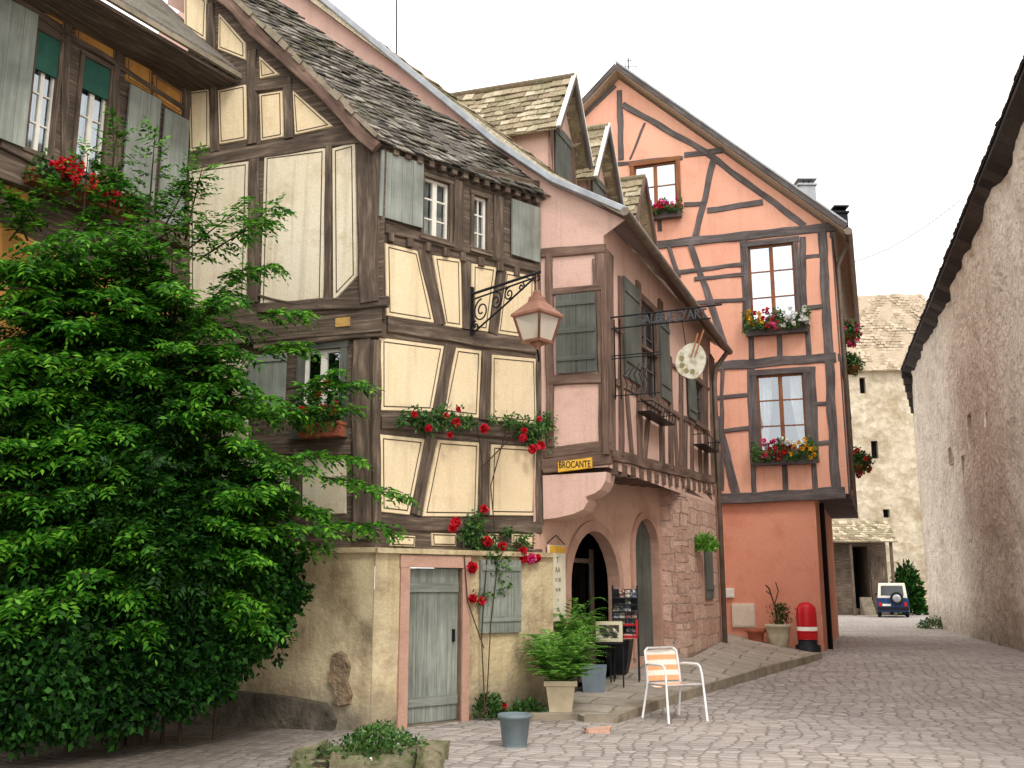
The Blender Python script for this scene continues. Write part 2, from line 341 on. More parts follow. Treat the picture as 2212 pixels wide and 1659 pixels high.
def compound(c,d,n,L,pairs,ll,lw,droop=.06):
    N=len(c); L=np.broadcast_to(np.asarray(L,float),(N,))[:,None]; d=nrmz(d); sd=nrmz(np.cross(d,n)); out=[[],[],[],[],[]]
    zz=np.array([[0,0,1.]])
    for k in range(pairs+1):
        t=(k+.6)/(pairs+.6); pos=c+d*L*t-zz*droop*t*t
        sc=(.65+.35*math.sin(math.pi*min(1,t*.9+.1)))
        for sg in ((-1,1) if k<pairs else (0,)):
            dd=nrmz(d*(.5 if sg else 1)+sd*sg*.9-zz*.18+rng.normal(scale=.12,size=(N,3)))
            out[0].append(pos);out[1].append(dd);out[2].append(n+rng.normal(scale=.25,size=(N,3)));out[3].append(np.full(N,ll*sc)*rng.uniform(.8,1.2,N));out[4].append(np.full(N,lw*sc))
    return [np.concatenate(x) for x in out]
def blobpts(blobs,dens,pw=.45,wb=.28):
    P=[];D=[]
    for (c,r) in blobs:
        n=max(6,int(dens*r[0]*r[2]*4)); u=rdir(n); k=rng.uniform(0,1,n)**pw
        wob=1+wb*np.array([noise.noise(Vector((float(x[0])*2.3+c[0]*3,float(x[1])*2.3+c[1],float(x[2])*2.3+c[2]))) for x in u])
        P.append(np.array(c)+u*np.array(r)*(k*wob)[:,None]); D.append(u)
    return np.concatenate(P),np.concatenate(D)
def blossom(name,pts,r,n,mat,parent,label=None):
    c=[];d=[]
    for p in pts:
        u=rdir(n); c.append(np.array(p)+u*r*.25*rng.uniform(.3,1,(n,1))); d.append(u)
    c=np.concatenate(c); d=np.concatenate(d)
    return leafmesh(name,c,nrmz(d+rng.normal(scale=.6,size=d.shape)),d,r*1.1,r*1.1,mat,parent,.25,label)
def text(name,body,size,mat4,mat,parent,ex=.004,label=None,sx=1.,bold=0.):
    cu=bpy.data.curves.new('lettering','FONT'); cu.body=body; cu.size=size; cu.extrude=ex; cu.align_x='CENTER'; cu.align_y='CENTER'; cu.offset=bold
    ob=bpy.data.objects.new('lettering',cu); COL.objects.link(ob); dg=bpy.context.evaluated_depsgraph_get(); me=bpy.data.meshes.new_from_object(ob.evaluated_get(dg))
    bpy.data.objects.remove(ob); bpy.data.curves.remove(cu); me.transform(mat4@Matrix.Diagonal((sx,1,1,1))); me.name=name; me.materials.clear(); me.materials.append(mat)
    return link(name,me,parent,label)
# ---------------- building helpers
cnt=[0]
def bp(house,pl,x0,y0,x1,y1,w,mat,name='timber_beam',o1=.03,o0=-.04,rough=1.,off=0):
    cnt[0]+=1; a=pl.S(x0,y0,off); b=pl.S(x1,y1,off); xm,ym=(x0+x1)/2,(y0+y1)/2
    if mat is M['timber']: w*=.82
    if abs(y1-y0)>abs(x1-x0): wm=abs(pl.S(xm+w/2,ym)[0]-pl.S(xm-w/2,ym)[0])
    else: wm=abs(pl.S(xm,ym+w/2)[1]-pl.S(xm,ym-w/2)[1])
    m=MB(); m.beam(pl,a,b,wm,o0+off,o1+off+(cnt[0]%13)*.0013,0,rough); return m.build(name,mat,house)
def pad(house,pl,px,mat,o1=.022,ins=.05,line=.014,grow=.025):
    pts=[pl.S(p[0]+random.uniform(-2,2),p[1]+random.uniform(-2,2)) for p in px]
    if line: pts=inset(pts,-grow)
    m=MB(); m.prism(pl,pts,-.01,o1,0,.012)
    if line:
        A=inset(pts,ins);B=inset(pts,ins+line);n=len(pts)
        for i in range(n):
            j=(i+1)%n; m.face([pl.W(*A[i],o1+.003),pl.W(*A[j],o1+.003),pl.W(*B[j],o1+.003),pl.W(*B[i],o1+.003)],1)
    return m.build('infill_panel',[mat,M['line']],house)
def rectpoly(r,e=0): return [(r[0]+e,r[2]+e),(r[1]-e,r[2]+e),(r[1]-e,r[3]-e),(r[0]+e,r[3]-e)]
def window(house,pl,r,rows=3,leaves=2,cols=1,casing=None,sash=None,cw=.07,bars=.02,curt=False,off=0,proud=.035,blind=0,glass='glass'):
    s0,s1,z0,z1=r; casing=casing or M['timber']; sash=sash or M['white']; m=MB(); o0,o1=off-.14,off+proud
    m.pbox(pl,s0-cw*.5,s0+cw*.5,z0,z1,o0,o1); m.pbox(pl,s1-cw*.5,s1+cw*.5,z0,z1,o0,o1)
    m.pbox(pl,s0-cw*.7,s1+cw*.7,z1-cw*.2,z1+cw*.9,o0,o1+.006,0,False); m.pbox(pl,s0-cw*.9,s1+cw*.9,z0-cw*.8,z0+cw*.25,o0,o1+.025,0,False)
    bk=off-.5
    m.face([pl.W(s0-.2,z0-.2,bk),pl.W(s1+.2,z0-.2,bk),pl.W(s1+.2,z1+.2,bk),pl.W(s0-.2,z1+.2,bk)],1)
    w=m.build('window',[casing,M['dark']],house)
    a0,a1,b0,b1=s0+cw*.5,s1-cw*.5,z0+cw*.25,z1-cw*.2
    m=MB(); lw=(a1-a0)/leaves; st=min(.045,lw*.16)
    for i in range(leaves):
        l0,l1=a0+i*lw,a0+(i+1)*lw
        f0,f1=off-.075,off-.03+.001*i
        m.pbox(pl,l0,l0+st,b0,b1,f0,f1); m.pbox(pl,l1-st,l1,b0,b1,f0,f1); m.pbox(pl,l0+st,l1-st,b0,b0+st*1.3,f0,f1,0,False); m.pbox(pl,l0+st,l1-st,b1-st,b1,f0,f1,0,False)
        for k in range(1,rows): zc=b0+(b1-b0)*k/rows; m.pbox(pl,l0+st,l1-st,zc-bars/2,zc+bars/2,f0+.01,f1-.008,0,False)
        for k in range(1,cols): sc=l0+(l1-l0)*k/cols; m.pbox(pl,sc-bars/2,sc+bars/2,b0+st,b1-st,f0+.012,f1-.01)
    m.build('sash',sash,w)
    m=MB(); m.face([pl.W(a0,b0,off-.055),pl.W(a1,b0,off-.055),pl.W(a1,b1,off-.055),pl.W(a0,b1,off-.055)]); m.build('pane',M[glass],w)
    if curt:
        for sg in (0,1):
            m=MB(); n=14; wd=(a1-a0)*(.3 if curt!=2 else .47); prev=None
            for i in range(n+1):
                k=i/n; x=(a0+wd*k) if sg==0 else (a1-wd*k); o=off-.16+.025*math.sin(k*22); xb=x if curt==2 else ((a0+wd*k*.45) if sg==0 else (a1-wd*k*.45))
                cur=(pl.W(xb,b0,o),pl.W(x,b0+(b1-b0)*.35+(b1-b0)*.3*k,o),pl.W(x,b1,o))
                if prev:
                    m.face([prev[0],cur[0],cur[1],prev[1]],0,None,True); m.face([prev[1],cur[1],cur[2],prev[2]],0,None,True)
                prev=cur
            m.build('curtain',M['curtain'],w)
    if blind:
        m=MB(); m.pbox(pl,a0,a1,b1-(b1-b0)*blind,b1,off-.02,off+.012); m.build('blind',M['blind'],w)
    return w
def shutter(house,pl,r,mat=None,off=.04,planks=4,ledges=2,tilt=0,name='shutter'):
    s0,s1,z0,z1=r; m=MB(); w=(s1-s0)/planks
    for i in range(planks):
        e=random.uniform(0,.006); m.box(pl.W(s0+i*w+.002,z0-e,off+tilt*i),Z*(z1-z0+e+random.uniform(0,.004)),pl.d*(w-.004)+pl.n*tilt,pl.n*(.028+random.uniform(0,.003)))
    for i in range(ledges):
        zc=z0+(z1-z0)*(.15+.7*i/max(1,ledges-1)); m.box(pl.W(s0+.015,zc,off+.029),pl.d*(s1-s0-.03)+pl.n*tilt*planks,Z*.075,pl.n*.018)
    return m.build(name,mat or M['shutter'],house)
def tiles(mb,O,U,V,L,H,tw=.17,ex=.15,acc=None,th=.018,jit=1.,m=0,sag=.03,deck=True):
    O=Vector(O);U=Vector(U).normalized();V=Vector(V).normalized();N=U.cross(V).normalized()
    if N.z<0: N=-N
    for r in range(int(H/ex)):
        for c in range(int(L/tw)+1):
            u=c*tw-(r%2)*tw*.5+random.uniform(-.012,.012)*jit; v=r*ex+random.uniform(-.014,.014)*jit
            if u<-.02 or u>L-tw*.5: continue
            if acc and not acc(u,v): continue
            g=sag*noise.noise(Vector((u*.9,v*.7,O.x)))
            mb.box(O+U*u+V*v+N*(.035+g+random.uniform(-.006,.008)*jit),U*tw*.96+N*random.uniform(-.008,.008)*jit,V*ex*1.7-N*.035,N*th,m)
    if deck: mb.box(O-V*.02,U*L,V*H,N*.02,m)
# =================================================== SETTING
xs=np.concatenate([[-400,-150,-60],np.arange(-30,40,1.),[60,150,400]]); ys=np.concatenate([[-300,-80,-20],np.arange(-5,70,1.),[90,150,300,900]])
gm=MB(); nx=len(xs)
for y in ys:
    for x in xs:
        near=1 if -30<x<40 and 0<y<70 else 0
        gm.v.append(Vector((x,y,gz(x,y)+near*.02*noise.noise(Vector((x*.4,y*.4,1))))))
for j in range(len(ys)-1):
    for i in range(nx-1): gm.idx([j*nx+i,j*nx+i+1,(j+1)*nx+i+1,(j+1)*nx+i],0,None,True)
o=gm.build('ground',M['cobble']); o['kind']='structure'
AF=PL((-1.62,12.0),49); AG=PL((-1.62,12.0),108.3); AGU=AG.shift(.1)
AL=PL((-4.46,12.94),30)
BC=Vector((1.30,13.43,0)); J=Vector((.38,13.74,0))
BG=PL((1.30,13.43),108.3); BS=PL((1.30,13.43),23); BL=PL((J.x,J.y),31)
OC=PL((6.84,22.0),109.0)
RF=PL((10.9,22.0),196.6)
inner=[Vector((.45,13.75,.16)),BL.W(1.2,.22),BL.W(2.6,.33),BL.W(4.2,.46),Vector((2.98,17.1,.46)),BS.W(7.2,.58),OC.hit(1555,1365),OC.hit(1680,1392),OC.hit(1772,1412)]
outp=[(1262,1548,.07),(1335,1548,.08),(1400,1523,.12),(1480,1495,.17),(1560,1470,.22),(1640,1446,.26),(1700,1430,.29),(1745,1420,.3),(1776,1411,.32)]
outer=[on_ground(*p) for p in outp]
m=MB()
for i in range(len(inner)-1):
    for k in range(6):
        def L(i,t): return inner[i].lerp(outer[i],t)
        a,b=k/6,(k+1)/6; m.face([L(i,a),L(i,b),L(i+1,b),L(i+1,a)],0,None,False)
for i in range(len(outer)-1):
    a,b=outer[i],outer[i+1]; t=(b-a).normalized(); q=Vector((-t.y,t.x,0))*.16
    n=max(1,int((b-a).length/.8))
    for k in range(n):
        p=a.lerp(b,k/n); e=a.lerp(b,(k+1)/n)
        m.box(p+Vector((0,0,-.3)),(e-p)*.985,q,Vector((0,0,.315+random.uniform(-.008,.008))),1)
m.face([outer[0],inner[0],inner[0]-Z*.3,outer[0]-Z*.3],1)
o=m.build('pavement',[M['slab'],M['stone']]); o['kind']='structure'
# =================================================== HOUSE A (cream)
A=thing('timber_framed_house','cream half-timbered house with mossy roof, grey plank door and red roses on its street wall','house',(-1.62,12,0))
w1=R(AF,910,972,388,520); w2=R(AF,1018,1054,424,544)
m=MB(); m.wall(AF,[(0,1.85),(2.66,1.85),(2.66,7.2),(-.11,7.2),(-.11,4.8),(0,4.8)],[rectpoly(w1),rectpoly(w2)])
gw=R(AG,648,742,752,935)
m.wall(AG,[(-3.1,1.85),(0,1.85),(0,4.9),(-3.1,4.9)],[rectpoly(gw)])
m.wall(AGU,[(-3.1,4.7),(.05,4.7),(.05,7.08),(-.24,7.38),(-2.745,10.03),(-3.1,10.4)],[])
m.build('wall',M['timber'],A)
window(A,AF,w1,3,2,1,curt=2,cw=.05); window(A,AF,w2,3,1,2,curt=2,cw=.05)
window(A,AG,gw,2,2,1,casing=M['shutterd'],cw=.09)
shutter(A,AF,R(AF,815,908,342,482),planks=4,ledges=0); shutter(A,AF,R(AF,1100,1160,442,560),planks=3,ledges=0)
shutter(A,AG,R(AG,540,622,768,880),planks=3)
for px in ([(834,530),(900,545),(934,697),(836,680)],[(936,553),(991,563),(994,706),(962,700)],[(1019,571),(1067,581),(1051,716),(1018,711)],[(1092,589),(1152,600),(1150,731),(1075,720)],
    [(823,735),(953,750),(931,888),(823,884)],[(986,753),(1034,761),(1030,902),(958,893)],[(1062,768),(1155,780),(1155,914),(1062,906)],
    [(823,942),(911,950),(880,1110),(823,1104)],[(945,953),(1030,960),(1028,1112),(912,1111)],[(1061,962),(1155,970),(1152,1112),(1060,1112)],
    [(840,1156),(895,1156),(895,1180),(840,1178)],[(931,1152),(985,1154),(985,1180),(931,1178)],[(1030,1152),(1075,1154),(1075,1180),(1030,1178)],[(1105,1154),(1150,1156),(1150,1180),(1105,1178)]):
    big=px[2][1]-px[0][1]>60; pad(A,AF,px,M['cream'],ins=.05 if big else .02,grow=.025 if big else .004)
T=M['timber']
for b in ((822,326,1180,406,26),(830,492,1165,582,24),(835,702,1165,752,40),(822,912,1165,938,34),(822,1130,1168,1140,34),(826,1190,1168,1192,16),
    (912,540,949,702,30),(1004,566,1006,712,22),(1082,584,1063,722,22),(971,748,944,892,28),(1049,760,1046,908,24),(929,945,896,1112,30),(1046,955,1044,1112,26),
    (816,330,822,690,24),(812,735,812,1130,22),(1163,410,1163,1135,20),(990,392,990,540,24),(1075,425,1075,560,26)): bp(A,AF,*b,T)
for i in range(9):
    k=i/8.; bp(A,AF,842+k*310,506+k*84,842+k*310,524+k*84,14,T,'joist_end',.06)
for px in ([(576,340),(704,322),(697,653),(566,660)],[(722,322),(766,312),(770,598),(724,646)],[(415,368),(538,352),(528,655),(415,665)]): pad(A,AGU,px,M['creamw'],ins=.05)
for px in ([(472,196),(533,184),(535,303),(475,312)],[(562,204),(609,198),(612,296),(565,304)],[(634,197),(720,272),(638,290)],[(560,124),(604,160),(562,172)],[(412,200),(455,195),(455,318),(412,326)],[(476,30),(530,95),(530,128),(474,105)],[(400,-30),(446,0),(446,88),(400,60)]): pad(A,AGU,px,M['cream'],ins=.035,grow=.01)
for b in ((410,352,795,293,38),(546,110,546,312,24),(622,170,626,300,22),(550,194,630,182,16),(551,345,547,655,28),(712,316,709,655,18),(455,10,465,330,20),(560,668,838,652,30),(560,640,700,668,6)): bp(A,AGU,*b,T)
bp(A,AGU,793,312,800,655,48,T,o1=.05); bp(A,AG,785,735,785,1165,50,T,o1=.05)
bp(A,AG,556,745,832,716,32,T,o1=.09); bp(A,AG,640,980,760,972,26,T); bp(A,AG,560,1135,800,1142,40,T); bp(A,AG,640,970,640,1140,24,T)
for px in ([(560,690),(720,680),(720,718),(560,728)],[(655,992),(748,990),(748,1112),(655,1114)],[(585,1000),(625,998),(625,1112),(585,1116)],[(480,760),(535,755),(535,960),(480,965)],[(480,975),(570,985),(570,1112),(480,1118)]): pad(A,AG,px,M['creamw'],line=0)
m=MB(); r=R(AG,727,762,686,710,.06); m.prism(AG,rectpoly(r),.0,.12,0,.015); m.build('carved_block',plain('ochre_carved_wood',C(196,160,92),C(160,126,68),14,.8),A)
B0=AF.shift(.16); G0=AG.shift(.14)
dr=R(B0,880,996,1226,1555); dr=(dr[0],dr[1],.02,dr[3]); hr=R(B0,1033,1121,1210,1366)
m=MB(); m.wall(B0,[(-.1,-.3),(2.75,-.3),(2.75,2.02),(-.1,2.02)],[rectpoly(dr)],depth=.14,wav=.05,grid=.3)
m.wall(G0,[(-4,-.3),(.06,-.3),(.06,2.02),(-4,2.02)],[],wav=.05,grid=.3)
m.box(B0.W(-.12,2.0,-.2),B0.d*2.85,B0.n*.26,Z*.06); m.box(G0.W(-3.5,2.005,-.2),G0.d*3.6,G0.n*.25,Z*.06)
m.build('base_wall',M['basew'],A)
dst=plaster('dark_plinth_stone',C(112,104,92),C(90,82,72),C(66,62,52),.45,.7,3,.9,14,bd=.04)
m=MB()
pp=[(-3.6,-.2),(-.42,-.2),(-.36,.12),(-.5,.3),(-1.,.36),(-1.7,.4),(-2.4,.44),(-3.6,.44)]
m.prism(G0,pp,-.05,.09,0,.02); m.build('plinth',dst,A)
m=MB(); m.prism(G0,[G0.S(*p) for p in ((716,1412),(738,1402),(752,1412),(762,1440),(756,1470),(766,1500),(760,1524),(735,1530),(716,1518),(722,1490),(706,1470),(712,1440))],-.05,.045,0,.03); m.build('exposed_stones',plaster('exposed_rubble',C(174,150,122),C(146,124,100),C(112,98,80),.4,.7,7,1.,22,bd=.06),A)
m=MB(); s0,s1,z0,z1=dr
m.pbox(B0,s0-.13,s0,0,z1,-.1,.03); m.pbox(B0,s1,s1+.11,0,z1,-.1,.03); m.pbox(B0,s0-.14,s1+.12,z1,z1+.14,-.1,.035,0,False); m.build('door_surround',M['sand'],A)
d=shutter(A,B0,(s0+.01,s1-.01,.04,z1-.01),M['doorp'],off=-.09,planks=5,ledges=0,name='door')
for zz in (.22,1.55):
    m=MB(); m.pbox(B0,s0+.02,s1-.02,zz,zz+.11,-.062,-.035,0,False); m.build('ledge',M['doorp'],d)
m=MB(); m.pbox(B0,s1-.1,s1-.07,.95,1.1,-.06,-.03); m.build('handle',M['iron'],d)
sh=shutter(A,B0,hr,M['doorp'],off=.02,planks=4,ledges=2)
e0=AF.p+AF.d*(-.2315)+AF.n*.1+Z*7.14
V=(-AG.d*.686+Z*.728)
yc=AF.hit(1192,390,.1).y+.32
ycf=lambda v:yc-.155*v
def acc(u,v): return (e0+AF.d*(u+.12)+V*v).y<ycf(v)
m=MB(); tiles(m,e0,AF.d,V,3.4,5.6,.15,.13,sag=.07,jit=1.6,acc=acc,deck=False)
Nr=AF.d.cross(V).normalized(); Nr=Nr if Nr.z>0 else -Nr
ur=lambda v:min(3.3,(ycf(v)-(e0+V*v).y)/AF.d.y)
dk=[e0,e0+AF.d*ur(0),e0+V*5.6+AF.d*max(.05,ur(5.6)),e0+V*5.6]
m.face(dk); m.face([p+Nr*.02 for p in dk])
roof=m.build('roof',M['tileA'],A)
m=MB(); m.face([dk[1]+Nr*.03,dk[2]+Nr*.03,dk[2]-Z*1.2,dk[1]-Z*.25]); m.build('roof_abutment',M['pink'],roof)
vp=PL(((AG.p+AG.n*.24).x,(AG.p+AG.n*.24).y),AG.a)
m=MB(); m.beam(vp,(-.02,7.08),(-3.0,10.24),.17,-.05,.03,0,1.6); m.build('barge_board',M['timberb'],roof)
m=MB()
for i in range(26):
    k=i/26; L0=Vector((-.02-3.0*k,7.24+3.18*k)); s_=random.uniform(.04,.1)
    m.box(vp.W(L0.x,L0.y-.05,-.1),(-vp.d*.686+Z*.728)*.17,vp.n*random.uniform(.12,.18),(vp.d*.728+Z*.686)*s_)
m.build('verge_mortar',M['stone'],roof)
m=MB()
for i in range(14): m.box(AF.W(.05+i*.19,7.07,-.1),AF.n*.2,AF.d*.08,Z*.09)
m.build('rafter_ends',T,roof)
# =================================================== LEFT WING
Lw=thing('courtyard_house','dark timbered courtyard house with ochre panels, grey shutters and green blinds at the far left','house',(-5.2,11.5,0))
lw1=R(AL,62,122,70,338); lw2=R(AL,164,232,130,382)
m=MB(); m.wall(AL,[(-6,0),(0.05,0),(0.05,8.75),(-6,8.75)],[rectpoly(lw1),rectpoly(lw2)]); m.build('wall',T,Lw)
window(Lw,AL,lw1,4,2,1,curt=2,cw=.05,blind=.32); window(Lw,AL,lw2,4,2,1,curt=2,cw=.05,blind=.28)
shutter(Lw,AL,R(AL,-30,62,5,310),planks=3,off=.05,ledges=0); shutter(Lw,AL,R(AL,264,334,197,436),planks=3,ledges=0); shutter(Lw,AL,R(AL,340,396,246,488),planks=3,ledges=0)
for px in ([(84,-30),(154,10),(154,64),(84,22)],[(163,30),(247,84),(247,134),(163,88)],[(270,106),(325,140),(325,204),(270,172)],[(330,162),(391,200),(391,250),(330,214)],[(0,-80),(70,-40),(70,5),(0,-30)]): pad(Lw,AL,px,M['ochre'],ins=.03,line=.012,grow=.005)
for b in ((140,20,140,370,22),(250,60,250,430,20),(0,-20,405,240,16),(0,308,405,512,30),(403,150,403,800,22)): bp(Lw,AL,*b,T)
for px in ([(0,480),(150,560),(150,800),(0,780)],[(170,570),(395,640),(395,800),(170,800)],[(0,390),(60,410),(60,440),(0,420)]): pad(Lw,AL,px,M['ochre'],line=0)
m=MB(); q0=AL.W(-8,8.5,.75); m.box(q0,AL.d*8.05,(-AL.n*.72+Z*.69)*4.,Z*.12); lr=m.build('roof',M['tileA'],Lw)
m=MB(); m.box(AL.W(-8,8.46,.78),AL.d*8.05,Z*.07,AL.n*.05); m.build('fascia',M['stone'],lr)
m=MB(); m.box(AL.W(-8,8.4,-.05),AL.d*8.05,AL.n*.8,Z*.05); m.build('eave_boards',T,lr)
m=MB(); 
m.pbox(AL,-6,-.05,*(lambda r:(r[2],r[3]))(R(AL,0,400,430,470)),.03,.16,0,False); m.build('ledge',T,Lw)
# =================================================== HOUSE B (pink)
Bh=thing('timber_framed_house','pink half-timbered house with jettied upper storey, arched doorways and three tiled dormers','house',(1.3,13.43,0))
inw=-BG.d
def Q(a,b,z): return BC+BS.d*a+inw*b+Z*z
vg=[BG.S(1350,472),BG.S(1200,402),BG.S(1080,322),BG.S(690,0)]
e=vg[-1]; sl=(vg[-1][1]-vg[-2][1])/(vg[-1][0]-vg[-2][0]); rid=(-6.2,e[1]+sl*(-6.2-e[0]))
wb=R(BG,1203,1290,636,806)
m=MB(); m.wall(BG,[(-8,2.2),(-.98,2.2),(-.98,3.2),(0,3.2),(0,6.5),(vg[0][0],vg[0][1]-.02),vg[1],vg[2],vg[3],rid,(-8,rid[1]-1.5)],[],wav=.01)
bw1=R(BS,1378,1418,660,865); bw2=R(BS,1498,1518,825,915)
m.wall(BS,[(0,3.2),(7.16,3.2),(7.16,6.75),(0,6.75)],[rectpoly(bw1),rectpoly(bw2)],wav=.01)
endw=PL(tuple(BS.W(7.16,0))[:2],288.3); m.wall(endw,[(0,0),(6,0),(6,12),(0,6.6)],[],grid=0)
m.build('wall',M['pink'],Bh)
def arch(pl,xl,xr,yt,zb,n=14):
    s0=pl.S(xl,1290)[0]; s1=pl.S(xr,1290)[0]; zt=pl.S((xl+xr)/2,yt)[1]; rr=(s1-s0)/2; zc=zt-rr
    return [(s0,zb),(s1,zb)]+[((s0+s1)/2+rr*math.cos(math.pi*k/n),zc+rr*math.sin(math.pi*k/n)) for k in range(n+1)],(s0,s1,zc,rr)
a1,i1=arch(BL,1227,1334,1146,-.1); a2,i2=arch(BL,1369,1421,1120,.5)
m=MB(); m.wall(BL,[(-.15,-.2),(4.6,-.2),(4.6,3.45),(-.15,3.45)],[a1,a2],depth=.16,wav=.03,grid=.3); m.build('ground_floor_wall',M['pinkb'],Bh)
for (inf,zb,wd) in ((i1,.0,.15),(i2,.5,.1)):
    s0,s1,zc,rr=inf; m=MB(); N=16; pr=[]
    path=[(s0,zb)]+[((s0+s1)/2-rr*math.cos(math.pi*k/N),zc+rr*math.sin(math.pi*k/N)) for k in range(N+1)]+[(s1,zb)]
    nm=[(-1,0)]+[(-math.cos(math.pi*k/N),math.sin(math.pi*k/N)) for k in range(N+1)]+[(1,0)]
    for k in range(len(path)-1):
        a,b=path[k],path[k+1]; na,nb=nm[k],nm[k+1]
        A2=(a[0]+na[0]*wd,a[1]+na[1]*wd); B2=(b[0]+nb[0]*wd,b[1]+nb[1]*wd); a=(a[0]-na[0]*.01,a[1]-na[1]*.01); b=(b[0]-nb[0]*.01,b[1]-nb[1]*.01)
        m.face([BL.W(*a,.05),BL.W(*b,.05),BL.W(*B2,.045),BL.W(*A2,.045)],0,None,True); m.face([BL.W(*A2,.045),BL.W(*B2,.045),BL.W(*B2,-.02),BL.W(*A2,-.02)]); m.face([BL.W(*a,.05),BL.W(*b,.05),BL.W(*b,-.15),BL.W(*a,-.15)])
    m.build('arch_surround',M['sand'],Bh)
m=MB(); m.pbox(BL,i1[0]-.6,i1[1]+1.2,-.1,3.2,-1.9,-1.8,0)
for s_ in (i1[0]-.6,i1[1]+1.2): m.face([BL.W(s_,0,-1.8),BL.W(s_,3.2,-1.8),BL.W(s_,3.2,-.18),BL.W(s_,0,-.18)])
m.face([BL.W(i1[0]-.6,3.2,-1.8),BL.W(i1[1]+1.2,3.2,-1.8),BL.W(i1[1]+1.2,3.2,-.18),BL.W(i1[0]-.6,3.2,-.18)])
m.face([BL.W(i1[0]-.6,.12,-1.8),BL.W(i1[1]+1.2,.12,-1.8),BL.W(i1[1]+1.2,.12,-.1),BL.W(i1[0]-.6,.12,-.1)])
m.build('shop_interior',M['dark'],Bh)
m=MB(); dx0,dx1=i1[0]+.62,i1[1]+.1
m.pbox(BL,dx0,dx0+.07,.2,2.35,-.5,-.45); m.pbox(BL,dx1-.07,dx1,.2,2.2,-.5,-.45); m.pbox(BL,dx0+.07,dx1-.07,1.98,2.05,-.5,-.46,0,False); m.pbox(BL,dx0+.07,dx1-.07,1.1,1.16,-.5,-.46,0,False); m.pbox(BL,dx0+.07,dx1-.07,.2,.75,-.49,-.46)
dd=m.build('door',M['timberb'],Bh); m=MB(); m.pbox(BL,dx0+.07,dx1-.07,1.16,1.98,-.485,-.48); m.build('pane',M['glass'],dd)
m=MB(); m.prism(BL,[(p[0],p[1]) for p in a2],-.15,-.1); m.build('arched_panel',M['shutterd'],Bh)
m=MB(); P0=(2.56,17.36); pc=BS.W(4.14,0); pe=BS.W(7.12,0); m.foot([P0,(pc.x,pc.y),(pe.x,pe.y),tuple(BS.W(7.12,0,-1.2))[:2],tuple(BS.W(4.4,0,-1.2))[:2]],-.2,3.42)
for i in range(11):
    z=.35+i*.28; l=.5 if i%2 else .32
    m.box(Vector((pc.x,pc.y,z))+BS.n*.012-BS.d*.012,BS.d*l,-BS.n*.3,Z*.26)
m.build('stone_pier',M['pierst'],Bh)
m=MB(); m.pbox(BS,5.6,6.5,1.3,2.6,-.1,.015); m.build('window_surround',M['sand'],Bh); shutter(Bh,BS,(5.72,6.38,1.4,2.5),M['shutterd'],.016,3,2)
m=MB(); m.face([BL.W(0,3.3,0),BL.W(4.6,3.3,0),BS.W(4.6,3.3,0),BS.W(0,3.3,0)]); m.face([BS.W(4.14,3.45,0),BS.W(7.16,3.45,0),BS.W(7.16,3.25,0),BS.W(4.14,3.25,0)]); m.build('soffit',M['timberb'],Bh)
for i in range(16):
    m=MB(); m.box(BS.W(.22+i*.44,3.12+.02*i,-.9),BS.n*.93,BS.d*.16,Z*.17); m.build('joist_end',M['timberb'],Bh)
m=MB(); prof=[BG.S(1172,1026),BG.S(1313,1018),BG.S(1310,1040),BG.S(1300,1058),BG.S(1285,1068),BG.S(1268,1074),BG.S(1272,1085),BG.S(1262,1102),BG.S(1240,1112),BG.S(1205,1120),BG.S(1174,1124)]
m.prism(BG,prof,-.45,.03,0,.01); m.build('corbel',M['pink'],Bh)
TB=M['timberb']
for b in ((1170,548,1308,537,20),(1186,632,1300,622,14),(1188,822,1300,818,22),(1186,550,1190,965,16),(1297,540,1306,975,22),(1173,980,1322,962,22),(1173,1008,1320,988,30),(1283,560,1286,630,8)): bp(Bh,BG,*b,TB)
shutter(Bh,BG,wb,M['shutterd'],.03,4,3)
for b in ((1312,545,1318,985,18),(1318,818,1530,934,14),(1320,982,1540,1038,22),(1310,700,1530,840,8),(1338,600,1340,985,7),(1376,610,1380,1000,8),(1424,650,1428,1010,8),(1444,770,1448,1015,6),(1468,780,1470,1020,6),(1492,760,1494,1028,6),(1522,770,1524,1036,8),(1536,770,1540,1040,8),(1352,850,1364,995,6),(1400,880,1390,1002,6),(1456,905,1462,1018,5),(1480,915,1478,1022,5),(1508,930,1512,1030,5)): bp(Bh,BS,*b,TB)
window(Bh,BS,bw1,3,2,1,casing=TB,sash=M['timberg'],cw=.09); window(Bh,BS,bw2,3,2,1,casing=TB,sash=M['timberg'],cw=.09)
shutter(Bh,BS,R(BS,1342,1374,614,822),M['shutterd'],.035,3); shutter(Bh,BS,R(BS,1482,1497,800,905),M['shutterd'],.035,3); shutter(Bh,BS,R(BS,1420,1440,690,862),M['shutterd'],.035,3)
c0,c1=BG.S(1207,1010),BG.S(1281,1000); plt=[(c0[0],c0[1]-.075),(c1[0],c1[1]-.075),(c1[0],c1[1]+.075),(c0[0],c0[1]+.075)]
m=MB(); m.prism(BG,plt,.03,.066,0,.006); npl=m.build('name_plate',M['gold'],Bh,'yellow lettered plate on the beam')
text('lettering','BROCANTE',.13,BG.M((c0[0]+c1[0])/2,(c0[1]+c1[1])/2,.069),M['iron'],npl,.002,sx=.66,bold=.001)
zs=lambda a:6.72-.05*a
def zr(b): return 7.44+(b-.765)*.9
mt=MB(); ms=MB(); nseg=7
